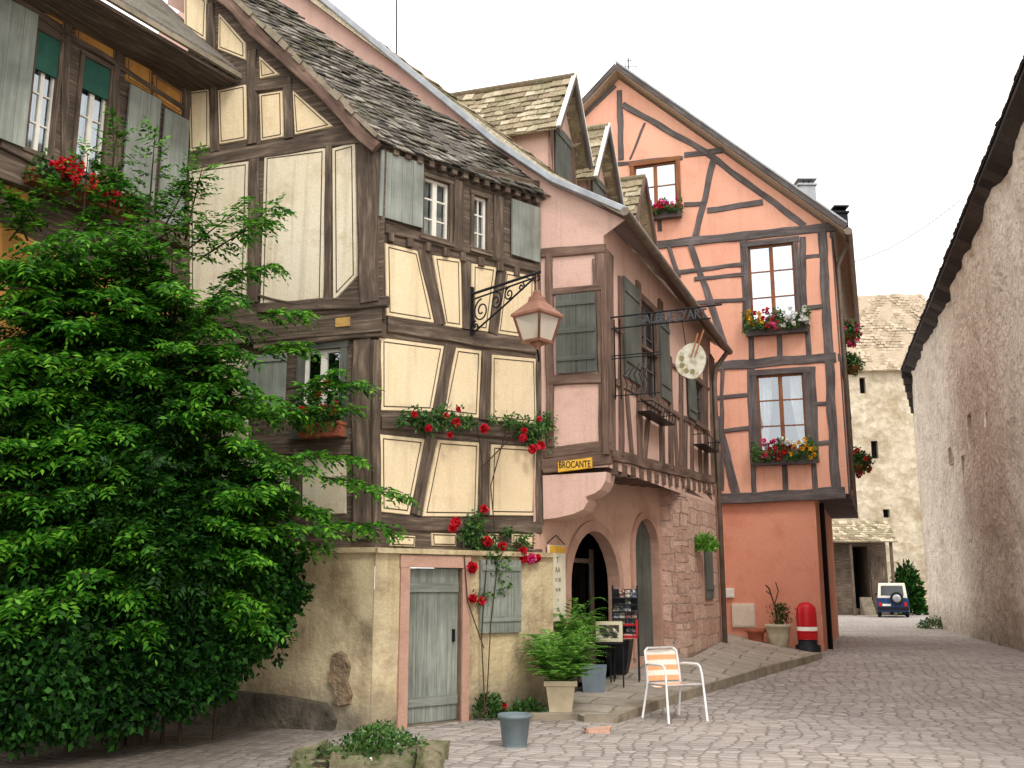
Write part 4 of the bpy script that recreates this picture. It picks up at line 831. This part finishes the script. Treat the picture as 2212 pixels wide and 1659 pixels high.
m=MB(); m.lathe((lp.x,lp.y,0),[(.02,lz1+.08),(.05,lz1+.06),(.06,lz1),(.1,lz1-.01),(.12,lz1-.08),(.33,lz1-.24),(.33,lz1-.27),(.3,lz1-.28)],4,0,False,rot); m.tube([Vector((lp.x,lp.y,lz1+.08)),Vector((lp.x,lp.y,zb))],.012,6); m.build('cap',cop,ln)
m=MB()
for k in range(4):
    a=2*math.pi*k/4+rot; m.tube([Vector((lp.x+.29*math.cos(a),lp.y+.29*math.sin(a),lz1-.27)),Vector((lp.x+.19*math.cos(a),lp.y+.19*math.sin(a),lz0+.02))],.018,6)
m.lathe((lp.x,lp.y,0),[(.2,lz0),(.21,lz0+.03),(.17,lz0+.04)],4,0,False,rot); m.lathe((lp.x,lp.y,0),[(.02,lz0-.08),(.06,lz0-.03),(.1,lz0)],8); m.build('frame',cop,ln)
lgm=NT('frosted_lantern_glass'); g1=lgm.n.new('ShaderNodeBsdfTransparent'); g2=lgm.n.new('ShaderNodeMixShader'); g2.inputs[0].default_value=.62; lgm.fin(C(226,216,200),.25)
lgm.l.new(g1.outputs[0],g2.inputs[1]); lgm.l.new(lgm.b.outputs[0],g2.inputs[2]); lgm.l.new(g2.outputs[0],lgm.n['Material Output'].inputs[0])
m=MB(); m.lathe((lp.x,lp.y,0),[(.18,lz0+.03),(.275,lz1-.28)],4,0,False,rot); m.build('glass',lgm.mat,ln)
m=MB(); m.lathe((lp.x,lp.y,0),[(.02,lz1-.25),(.05,lz1-.3),(.06,lz1-.4),(.03,lz1-.46)],12); m.build('bulb',M['white'],ln)
m=MB(); pw=AF.hit(1163,778,.0); m.tube([Vector((lp.x,lp.y,lz0-.08)),Vector((lp.x+.02,lp.y+.1,lz0-.2)),pw],.012,6); m.build('stay',M['iron'],ln)
# =================================================== HANGING SIGN
mount=BS.W(.16,0,.02); SP=PL((mount.x,mount.y),113)
sg=thing('hanging_sign','wrought iron gallery sign with open letters between thin rails projecting from the pink house','sign',BS.W(.16,5.0))
z1=SP.S(1440,686)[1]; ke=SP.S(1560,670)[0]
m=MB(); m.tube([SP.W(0,z1+.085),SP.W(ke,z1+.1)],.013,6); m.tube([SP.W(0,z1-.08),SP.W(ke*.9,z1-.075)],.011,6)
kf=SP.S(1412,760)[0]; zf=SP.S(1370,860)[1]
for k in (.06,.14,kf): m.tube([SP.W(k,z1+.05),SP.W(k,zf)],.009,5)
for zz in (zf+.05,zf+.62,zf+.58): m.tube([SP.W(.0,zz),SP.W(kf+.08,zz)],.009,5)
for k in range(5):
    x0=.2+k*.075; m.tube([SP.W(x0,zf+.05),SP.W(x0+.03,zf+.2),SP.W(x0-.02,zf+.33),SP.W(x0+.06,zf+.42+.03*k)],.008,5)
m.build('iron_frame',M['iron'],sg)
kt0=SP.S(1370,686)[0]; kt1=SP.S(1532,686)[0]
text('lettering',"GALERIE D'ART",.19,SP.M((kt0+kt1)/2,z1,.0),plain('grey_iron_lettering',C(70,72,78),C(56,58,64),12,.5,.3),sg,.01,sx=.76,bold=.003)
ps=thing('palette_sign','round painter palette sign with brushes hanging under the iron gallery sign','sign',SP.W(SP.S(1492,780)[0],4.6))
pc_=SP.S(1492,780); rr=33*SP.depth(1492,780)/F
m=MB(); pts=[(pc_[0]+rr*math.cos(t)*(1+.05*math.sin(2*t+.5)),pc_[1]+rr*1.22*math.sin(t)*(1-.06*math.cos(3*t))) for t in [2*math.pi*i/28 for i in range(28)]]
pal=NT('painted_palette'); nz=pal.ramp(pal.noise(pal.co(),9,4),[(.35,C(206,200,184)),(.5,C(190,184,166)),(.58,C(152,146,124)),(.65,C(200,192,160))]); pal.fin(nz,.6)
m.prism(SP,pts,-.012,.012,0,.006); m.build('palette',pal.mat,ps)
m=MB(); m.tube([SP.W(pc_[0]-.1,z1-.05,0),SP.W(pc_[0]-.06,pc_[1]+rr*1.1,0)],.006,5); m.build('hanger',M['iron'],ps)
for dx,dz in ((.02,.0),(.1,.04)):
    m=MB(); m.tube([SP.W(pc_[0]+dx*.6,pc_[1]+rr*.2,.03),SP.W(pc_[0]+.1+dx,pc_[1]+rr*1.2+.12+dz,.03)],[.008,.014],6); m.build('brush',M['brownw'],ps)
m=MB()
for t in (0.4,1.1,1.8,2.5): 
    c=(pc_[0]+rr*.6*math.cos(t+2.4),pc_[1]+rr*.72*math.sin(t+2.4)); m.prism(SP,[(c[0]+.035*math.cos(k),c[1]+.035*math.sin(k)) for k in [2*math.pi*i/10 for i in range(10)]],.012,.018)
m.build('paint_spots',plain('olive_paint',C(140,132,90),C(120,110,70)),ps)
# =================================================== SHOP STUFF
r=R(BL,1187,1222,1178,1342,.08); t=thing('sign_board','tall narrow cream notice board with yellow top beside the arched doorway','sign',BL.W(r[0],r[2]))
m=MB(); m.pbox(BL,*r,.05,.08); m.build('panel',plain('cream_board',C(228,220,198),C(210,202,178),6),t)
m=MB(); zt=r[3]-(r[3]-r[2])*.1; m.pbox(BL,r[0]+.01,r[1]-.01,zt,r[3]-.01,.08,.085,0,False); m.build('header',M['gold'],t)
cx=(r[0]+r[1])/2; hgt=r[3]-r[2]; gl_=plain('faded_grey_lettering',C(120,114,100),C(100,94,82))
for k,(tx,sz) in enumerate((('T',.12),('AA',.11),('15 20',.075),('18 30',.065),('::::',.06),('20',.08))): text('lettering',tx,sz,BL.M(cx,r[3]-hgt*(.2+.13*k),.083),gl_,t,.001)
m=MB(); m.tube([BL.W(r[0]-.02,r[3]+.02,.06),BL.W(cx,r[3]+.14,.06),BL.W(r[1]+.02,r[3]+.02,.06)],.008,5); m.build('hanger',M['iron'],t)
rk=BL.hit(1350,1300,.42); rk.z=.22; t=thing('postcard_rack','dark wire postcard rack with rows of small cards outside the arched doorway','postcard rack',rk)
RP=PL((rk.x,rk.y),100); m=MB()
ztop=RP.S(1350,1265)[1]; hw=.18
for s in (-hw,hw): m.tube([RP.W(s,.22),RP.W(s,ztop)],.012,5); m.tube([RP.W(s,.22,-.22),RP.W(s,ztop,-.06)],.012,5)
nr=6; zbs=.95
for k in range(nr): z=zbs+(ztop-.18-zbs)*k/(nr-1); m.pbox(RP,-hw,hw,z-.012,z+.012,-.02,.08,0,False); m.tube([RP.W(-hw,z+.06,.08),RP.W(hw,z+.06,.08)],.006,4)
m.pbox(RP,-hw,hw,zbs,ztop-.05,-.05,-.04)
m.build('frame',M['iron'],t); cc=[C(70,86,112),C(180,174,158),C(100,106,84),C(134,76,66),C(60,66,74),C(150,134,108),C(104,118,138)]
def cardmat(c):
    q=NT('card_print'); q.fin(q.ramp(q.noise(q.co(),26,3),[(.38,tuple(x*.25 for x in c[:3])+(1,)),(.5,c),(.66,C(200,194,180))]),.4); return q.mat
cms=[cardmat(c) for c in cc]
for k in range(nr):
    z=zbs+(ztop-.18-zbs)*k/(nr-1)
    for j in range(4): 
        if random.random()<.15: continue
        m=MB(); s=-hw+.012+j*.088; m.box(RP.W(s,z+.012,.05),RP.d*.078,Z*random.uniform(.09,.13)-RP.n*.03,RP.n*.004); m.build('postcard',cms[(k*3+j*2)%7],t)
r=R(RP,1322,1378,1338,1378,.15); m=MB(); m.pbox(RP,r[0],r[1],r[2],r[2]+.03,.08,.24,0,False); m.pbox(RP,r[1]-.025,r[1],r[2],r[3],.08,.24); m.pbox(RP,r[0],r[1]-.025,r[2]+.17,r[2]+.2,.08,.1,0,False); m.build('red_tray',plain('red_plastic',C(190,34,44),C(160,24,34)),t)
ez=on_ground(1315,1500,.12); EPZ=PL((ez.x,ez.y),98); r=R(EPZ,1287,1345,1342,1386)
t=thing('picture_easel','small framed picture on a thin black easel in front of the postcard rack','easel',ez)
m=MB(); 
for s in (r[0],r[1]): m.tube([EPZ.W(s,.1,.05),EPZ.W(s,r[3],0)],.012,5)
m.tube([EPZ.W((r[0]+r[1])/2,.1,-.4),EPZ.W((r[0]+r[1])/2,r[3],0)],.012,5); m.pbox(EPZ,r[0]-.02,r[1]+.02,r[2]-.03,r[2],-.01,.06,0,False); m.build('legs',M['iron'],t)
m=MB(); m.pbox(EPZ,*r,.0,.025); pf=m.build('frame',plain('cream_mount',C(216,206,176),C(200,190,160)),t); m=MB(); m.pbox(EPZ,r[0]+.05,r[1]-.05,r[2]+.05,r[3]-.05,.025,.029); pm=NT('dark_print'); pm.fin(pm.ramp(pm.noise(pm.co(),14),[(.4,C(28,30,30)),(.55,C(90,80,60)),(.65,C(220,214,200))]),.4); m.build('print',pm.mat,t)
c=on_ground(1338,1472,.2); w,h=.46,.62; t=thing('planter_tub','tapered black planter tub on the pavement below the postcard rack','planter',c); m=MB(); m.lathe(c,[(w*.28,0),(w*.5,h*.5),(w*.62,h),(w*.55,h),(w*.5,h-.05)],4,0,False,.5); m.build('tub',plain('black_plastic',C(38,38,42),C(26,26,30)),t); m=MB(); m.lathe(c,[(w*.5,h-.06),(.01,h-.03)],4,0,False,.5); m.build('soil',M['bark'],t)
c=on_ground(1283,1505,.12); t=thing('planter_tub','blue-grey square planter standing behind the fern pot','planter',c); m=MB(); m.lathe(c,[(.19,0),(.26,.42),(.23,.42),(.22,.38),(.01,.38)],4,0,False,.7); m.build('tub',plain('blue_grey_plastic',C(120,132,142),C(104,116,126)),t)
def fern(root,c,R_,n,up,ll,name='fronds',mat='leaff'):
    Cc=[];Dd=[];Nn=[];Ls=[];Ws=[]
    for i in range(n):
        a=random.uniform(0,6.283); L=R_*random.uniform(.45,1.15); e=random.uniform(.3,1.5)*up; d0=Vector((math.cos(a),math.sin(a),0)); sd=Vector((-d0.y,d0.x,0)); K=20
        for k in range(1,K):
            t=k/K; p=Vector(c)+d0*(L*(t*.95))+Z*(L*e*1.7*(t-.55*t*t*1.2)); tg=(d0*.95+Z*(e*1.7*(1-1.32*t))).normalized(); l=ll*(math.sin(math.pi*min(1,(t*.85+.15)))*.9+.1)
            for sgn in (-1,1): 
                Cc.append(tuple(p));Dd.append(tuple(sd*sgn+tg*.45-Z*.1));Nn.append(tuple(tg.cross(sd)*-1+Vector((random.gauss(0,.2),random.gauss(0,.2),.2))));Ls.append(l);Ws.append(l*.32)
    return leafmesh(name,np.array(Cc),np.array(Dd),np.array(Nn),np.array(Ls),np.array(Ws),M[mat],root)
c=on_ground(1212,1556,.0); 
st=MB(); st.box(c+Vector((-.45,-.12,-.15)),(.95,.1,0),(-.1,.5,0),(0,0,.25)); o=st.build('stone_block',M['stone']); md=o.modifiers.new('bev','BEVEL'); md.width=.02; md.segments=2; tag(o,'rough stone block carrying the square fern pot','stone')
c=c+Z*.1; c.y+=.12
t=thing('fern_pot','cream square pot of light green ferns standing on a stone block','potted plant',c); m=MB(); m.lathe(c,[(.2,0),(.2,.03),(.25,.3),(.29,.31),(.29,.37),(.25,.37),(.24,.33),(.01,.33)],4,0,False,.75); m.build('pot',plain('cream_stoneware',C(196,182,154),C(176,160,132)),t); fern(t,c+Z*.33,.64,210,1.05,.1)
c2=on_ground(1222,1500,.15); t=thing('fern_pot','taller feathery fern in a dark pot behind the square fern pot','potted plant',c2); m=MB(); m.lathe(c2,[(.16,0),(.24,.5),(.2,.5),(.01,.46)],20); m.build('pot',plain('dark_pot',C(70,66,62),C(54,50,48)),t); fern(t,c2+Z*.45,.72,250,1.15,.1)
c=on_ground(1112,1612); t=thing('round_pot','round blue-grey plastic pot of dark soil standing alone on the cobbles','pot',c); m=MB(); m.lathe(c,[(.12,0),(.125,.02),(.16,.28),(.178,.285),(.178,.32),(.16,.32),(.155,.27),(.01,.26)],28); m.build('tub',plain('grey_blue_plastic',C(112,124,128),C(98,110,114)),t); m=MB(); m.lathe(c,[(.152,.272),(.01,.282)],20); m.build('soil',M['bark'],t)
def clump(label,px,py,rx,h,n,cols=(),name='flowering_plant',cat='plant',mat='leafr',z=None,ll=.06,c=None):
    c=c or on_ground(px,py,z); t=thing(name,label,cat,c)
    u=rdir(n); u[:,2]=np.abs(u[:,2]); k=rng.uniform(.2,1,n)**.5; P=np.array(c)+u*np.array([rx,rx*.7,h])*k[:,None]
    leafmesh('foliage',P,nrmz(u+rng.normal(scale=.5,size=u.shape)+[[0,0,.3]]),rdir(n,.8),ll*rng.uniform(.7,1.3,n),ll*.55,M[mat],t)
    for cm,k in cols: blossom('blossoms',[tuple(np.array(c)+np.array([rx,rx*.7,h])*np.abs(x)*np.array([np.sign(x[0]),np.sign(x[1]),1])) for x in rdir(k)],.045,12,M[cm],t)
    return t
clump('low green plant with a few red flowers against the wall by the plank door',1045,1552,.3,.32,900,[('red',7)])
clump('leafy sprig growing at the wall foot under the grey hatch',1075,1500,.12,.4,250)
clump('trailing ground plant beside the stone block of the fern pot',1140,1552,.25,.22,500)
clump('sparse weed at the foot of the dark courtyard wall',520,1515,.25,.25,260,mat='leafd')
clump('green fern tuft growing out of the pink house stone pier',0,0,.28,.3,500,c=BS.W(5.25,2.25,.1),mat='leaff',ll=.09)
bc=at(1962,1300,57); bc.z=.1; clump('dark green bush near the parked car at the far wall',0,0,.9,2.9,1600,name='bush',cat='bush',mat='leafd',ll=.3,c=bc)
wc=RF.W(-14,.2,.25); clump('low weeds along the foot of the right barn wall',0,0,.6,.4,700,mat='leafr',ll=.08,c=wc)
# stone trough
c=on_ground(790,1665)-Z*.18; t=thing('stone_trough','mossy stone trough planted with small green herbs at the bottom of the picture','planter',c)
mossy=plaster('mossy_stone',C(140,130,108),C(116,108,88),C(78,88,52),.42,.62,3,.8,14,bd=.04)
m=MB()
def blk(x0,x1,y0,y1,z0,z1,tl=.02): m.box(c+Vector((x0,y0,z0)),(x1-x0,.05,tl),(-.02,y1-y0,0),(0,0,z1-z0))
blk(-.3,.45,-.06,.1,-.1,.3); blk(-.66,-.34,-.02,.16,-.1,.24,-.05); blk(-.68,-.5,.16,.6,-.1,.27); blk(-.5,.45,.5,.64,-.1,.27); blk(.47,.68,-.02,.5,-.1,.35,-.04)
bm=m.build('trough',mossy,t); md=bm.modifiers.new('bev','BEVEL'); md.width=.06; md.segments=4
sb2=bm.modifiers.new('sub','SUBSURF'); sb2.subdivision_type='SIMPLE'; sb2.levels=3; sb2.render_levels=3; tx=bpy.data.textures.new('stone_relief','CLOUDS'); tx.noise_scale=.16; dsp=bm.modifiers.new('disp','DISPLACE'); dsp.texture=tx; dsp.strength=.06; dsp.mid_level=.5
m=MB(); m.box(c+Vector((-.5,.08,.1)),(.95,0,0),(0,.44,0),(0,0,.12)); m.build('soil',M['bark'],t)
n=2400; P=np.array(c)+np.stack([rng.normal(.08,.22,n).clip(-.55,.5),rng.uniform(-.02,.5,n),.2+rng.uniform(0,.36,n)],1); P[:,2]-=.4*np.abs(P[:,0]-c.x-.08)
leafmesh('herbs',P,rdir(n,.6),rdir(n,.7),rng.uniform(.03,.06,n),.028,M['leafr'],t); blossom('blossoms',[tuple(P[i]+np.array([0,0,.05])) for i in range(12)],.016,8,M['whitep'],t)
for (px,py,s,lab) in ((585,1560,.13,'small loose stone lying on the cobbles by the courtyard wall'),(1292,1582,.14,'flat reddish stone lying on the cobbles in front of the pavement')):
    c=on_ground(px,py); m=MB(); m.box(c+Vector((-s,-.08,-.03)),(2*s,.03,0),(0,.16,0),(0,0,.13 if s<.135 else .06)); o=m.build('loose_stone',M['stone'] if s<.135 else M['sand']); md=o.modifiers.new('bev','BEVEL'); md.width=.03; md.segments=2; tag(o,lab,'stone')
# =================================================== CHAIR
cc_=on_ground(1458,1556); cc_.y+=.05
ch=thing('garden_chair','white tubular garden armchair with orange and white striped fabric standing on the cobbles','chair',cc_)
fw=Vector((.42,-.9,0)).normalized(); rt_=Vector((fw.y,-fw.x,0))*-1
def K(x,y,z): return cc_+rt_*x+fw*y+Z*z
wp_=plain('white_tube_paint',C(232,232,232),C(214,214,214),6,.35)
for s in (-1,1):
    m=MB(); m.tube([K(s*.28,.3,0),K(s*.265,.24,.55),K(s*.26,.21,.64),K(s*.26,.16,.665),K(s*.26,-.12,.66),K(s*.25,-.2,.65)],.0145,8); m.build('front_leg',wp_,ch)
    m=MB(); m.tube([K(s*.27,-.3,0),K(s*.245,-.2,.42),K(s*.24,-.22,.62),K(s*.235,-.26,.81),K(s*.19,-.275,.845)],.0145,8); m.build('back_leg',wp_,ch)
m=MB(); m.tube([K(-.19,-.275,.845),K(.19,-.275,.845)],.0145,8); m.build('top_rail',wp_,ch)
m=MB(); m.tube([K(-.26,.23,.43),K(.26,.23,.43)],.012,8); m.tube([K(-.24,-.2,.42),K(.24,-.2,.42)],.012,8)
for s in (-1,1): m.tube([K(s*.26,.23,.43),K(s*.24,-.2,.42)],.012,8)
m.build('seat_frame',wp_,ch)
so=plain('orange_stripe_fabric',C(230,170,128),C(222,156,112),20,.9); sw=plain('white_stripe_fabric',C(232,228,218),C(218,212,200),20,.9)
m=MB(); n=12
for i in range(n):
    a,b=i/n,(i+1)/n; pa=lambda t,x:K(x,-.205-.07*t,.45+.37*t)
    for j in range(6):
        x0,x1=-.23+.46*j/6,-.23+.46*(j+1)/6; bo=lambda x:-fw*(.04*(1-(x/.23)**2)); m.face([pa(a,x0)+bo(x0),pa(a,x1)+bo(x1),pa(b,x1)+bo(x1),pa(b,x0)+bo(x0)],(0 if i%4 in (0,1) else 1),None,True)
m.build('backrest',[so,sw],ch)
m=MB()
for i in range(n):
    a,b=i/n,(i+1)/n; pa=lambda t,x:K(x,-.2+.43*t,.42+.02*t-.04*math.sin(math.pi*t))
    m.face([pa(a,-.245),pa(a,.245),pa(b,.245),pa(b,-.245)],(0 if i%4 in (0,1) else 1),None,True)
m.build('seat',[so,sw],ch)
# =================================================== items at the orange house
def ocg(px,py,o=.3): return OC.hit(px,py,o)
c=ocg(1634,1402,.35); t=thing('flower_pot','small empty terracotta pot against the orange house wall','pot',c); m=MB(); m.lathe(c,[(.13,0),(.18,.34),(.22,.35),(.22,.43),(.18,.43),(.01,.38)],20); m.build('tub',M['terra'],t)
c=ocg(1683,1400,.4); t=thing('urn_pot','cream urn pot with bare twigs and a small conifer by the orange house','potted plant',c); m=MB(); m.lathe(c,[(.16,0),(.18,.03),(.23,.25),(.25,.42),(.28,.44),(.28,.5),(.24,.5),(.01,.46)],22); m.build('pot',plain('cream_pot',C(196,188,162),C(170,160,134)),t)
m=MB(); m.tube([c+Z*.45,c+Vector((-.05,0,.9)),c+Vector((-.15,0,1.25)),c+Vector((-.22,0,1.32))],.018,5); m.tube([c+Vector((-.05,0,.9)),c+Vector((.05,0,1.2)),c+Vector((-.0,0,1.38))],.014,5); m.tube([c+Vector((-.1,0,1.1)),c+Vector((-.22,0,1.2))],.012,5); m.build('twigs',M['bark'],t)
n=500; P=np.array(c)+np.stack([rng.normal(0,.1,n)+.08,rng.normal(0,.08,n),.48+.42*rng.uniform(0,1,n)],1); leafmesh('foliage',P,rdir(n,1.),rdir(n),.08,.02,M['leafd'],t)
c=ocg(1746,1400,.45); t=thing('fire_hydrant','round-topped red fire hydrant post with white band by the orange house corner','fire hydrant',c)
redp=plain('red_hydrant_paint',C(200,26,34),C(184,20,28),4,.35); m=MB(); m.lathe(c,[(.214,.36),(.214,.44)],24); m.build('band',M['white'],t)
m=MB(); m.lathe(c,[(.205,.18),(.21,.2),(.21,.7),(.2,.82),(.15,.9),(.08,.94),(.01,.95)],26); m.lathe(c,[(.215,.33),(.225,.335),(.225,.355),(.215,.36)],26); m.build('cover',redp,t); m=MB(); m.lathe(c,[(.26,-.1),(.26,.06),(.2,.08),(.2,.18)],24); m.build('foot',M['iron'],t)
r=R(OG,1581,1632,1303,1356); m=MB(); m.prism(OG,rectpoly(r),-.05,.06,0,.012); m.prism(OG,rectpoly(r,.04),.06,.07,0,.004); o=m.build('meter_box',plain('cream_paint',C(214,200,182),C(200,184,166)),None); tag(o,'large cream utility meter box on the orange house wall','meter box')
r=R(OG,1568,1587,1270,1292); m=MB(); m.prism(OG,rectpoly(r),-.05,.07,0,.012); m.prism(OG,rectpoly(r,.03),.07,.078,0,.003); o=m.build('letter_box',M['white'],None); tag(o,'small white box on the orange house wall above the meter box','box')
m=MB(); a=OSu.W(7,0,.1); a.z=at(1836,515,26).z; b=at(2075,432,25); m.tube([a.lerp(b,i/10)-Z*(.25*math.sin(math.pi*i/10)) for i in range(11)],.012,4); o=m.build('overhead_wire',M['iron'],None); tag(o,'thin overhead wire spanning from the orange house to the barn','wire')
# =================================================== CAR
cb=on_ground(1931,1334); ca=thing('parked_car','small boxy blue and white car with spare wheel at the street end','car',cb)
hd=math.radians(20); cf=Vector((-math.sin(hd),-math.cos(hd),0)); cr=Vector((math.cos(hd),-math.sin(hd),0))
def KC(x,y,z): return cb+cr*x-cf*y+Z*z
def loft(secs,mat,name,parent):
    m=MB(); n=len(secs[0]); 
    for sct in secs: m.v+=sct
    for i in range(len(secs)-1):
        for k in range(n): m.idx([i*n+k,i*n+(k+1)%n,(i+1)*n+(k+1)%n,(i+1)*n+k])
    m.idx(list(range(n))); m.idx([(len(secs)-1)*n+k for k in range(n)]); o=m.build(name,mat,parent); md=o.modifiers.new('bev','BEVEL'); md.width=.05; md.segments=3; md.limit_method='ANGLE'; md.angle_limit=math.radians(25)
    return o
def sec(y,w0,w1,z0,z1): return [KC(-w0,y,z0),KC(w0,y,z0),KC(w1,y,z1),KC(-w1,y,z1)]
blue=plain('blue_car_paint',C(36,70,118),C(30,60,104),2,.25,.2); 
loft([sec(0,.68,.7,.32,.88),sec(.12,.74,.72,.26,.98),sec(3.3,.74,.72,.26,1.0),sec(3.5,.7,.68,.34,.9)],blue,'body',ca)
loft([sec(.06,.68,.68,.97,1.0),sec(.16,.7,.62,.97,1.68),sec(2.4,.7,.62,.97,1.7),sec(2.9,.68,.68,.97,1.04)],M['white'],'cabin',ca)
dg_=plain('dark_car_glass',C(40,46,52),C(30,34,40),3,.08,0,0,10,.8)
m=MB(); m.face([KC(-.54,.055,1.08),KC(.54,.055,1.08),KC(.5,.118,1.56),KC(-.5,.118,1.56)]); m.build('rear_window',dg_,ca)
XC=lambda p:Matrix.Translation(p)@Matrix(((cr.x,0,cf.x,0),(cr.y,0,cf.y,0),(0,1,0,0),(0,0,0,1)))
m=MB(); m.lathe((0,0,0),[(.29,-.1),(.32,-.06),(.32,.06),(.29,.1)],24); X=XC(KC(.2,-.12,.94)); m.v=[X@v for v in m.v]; sw_=m.build('spare_wheel',M['iron'],ca)
m=MB(); m.lathe((0,0,0),[(.2,.09),(.2,.115),(.08,.13)],20); m.v=[X@v for v in m.v]; m.build('wheel_cover',M['zinc'],sw_)
for s in (-1,1):
    m=MB(); m.face([KC(s*.705,.35,1.08),KC(s*.705,2.3,1.08),KC(s*.64,2.2,1.56),KC(s*.64,.4,1.56)]); m.build('side_window',dg_,ca)
    m=MB(); m.box(KC(s*.6-.06,-.02,.55),cr*.12,Z*.2,cf*.04); m.build('tail_light',redp,ca)
    m=MB(); m.box(KC(s*.76-.06,2.3,1.08),cr*.12,Z*.1,cf*.06); m.build('mirror',M['iron'],ca)
    for y in (.65,2.85):
        m=MB(); m.lathe((0,0,-.09),[(.2,0),(.29,.01),(.31,.04),(.31,.14),(.29,.17),(.2,.18)],22); X=Matrix.Translation(KC(s*.66,y,.31))@Matrix(((cf.x,0,cr.x,0),(cf.y,0,cr.y,0),(0,1,0,0),(0,0,0,1))); m.v=[X@v for v in m.v]; w_=m.build('wheel',M['iron'],ca)
        m=MB(); m.lathe((0,0,-.1),[(.18,0),(.18,.2)],18); m.v=[X@v for v in m.v]; m.build('rim',M['zinc'],w_)
m=MB(); m.box(KC(-.74,-.1,.36),cr*1.48,Z*.14,cf*-.14); m.build('bumper',M['iron'],ca); m=MB(); m.box(KC(-.5,-.03,.56),cr*.4,Z*.11,cf*.02); m.build('number_plate',M['white'],ca)
# =================================================== LIGHT + CAMERA
w=bpy.data.worlds.new('World'); S.world=w; w.use_nodes=True; nt=w.node_tree; bg=nt.nodes['Background']
sky=nt.nodes.new('ShaderNodeTexSky'); sky.sky_type='NISHITA'; sky.sun_disc=False; sky.sun_elevation=math.radians(50); sky.sun_rotation=math.radians(155); sky.dust_density=4
mx=nt.nodes.new('ShaderNodeMix'); mx.data_type='RGBA'; mx.inputs[0].default_value=.9; mx.inputs[7].default_value=(14.8,14.5,14.0,1); nt.links.new(sky.outputs[0],mx.inputs[6]); nt.links.new(mx.outputs[2],bg.inputs[0]); bg.inputs[1].default_value=.15
sl=bpy.data.lights.new('sun','SUN'); sl.energy=1.5; sl.angle=math.radians(12); sl.color=(1,.96,.9); so_=bpy.data.objects.new('sun',sl); COL.objects.link(so_); so_.rotation_euler=(math.radians(40),0,math.radians(25))
cam=bpy.data.cameras.new('camera'); co=bpy.data.objects.new('camera',cam); COL.objects.link(co); co.location=(0,0,EYE); co.rotation_euler=(math.radians(90)+pit,0,0); cam.sensor_width=36; cam.lens=F/2212*36; cam.clip_end=2000; cam.clip_start=.05; S.camera=co
S.view_settings.view_transform='Standard'; S.view_settings.look='None'; S.view_settings.exposure=0
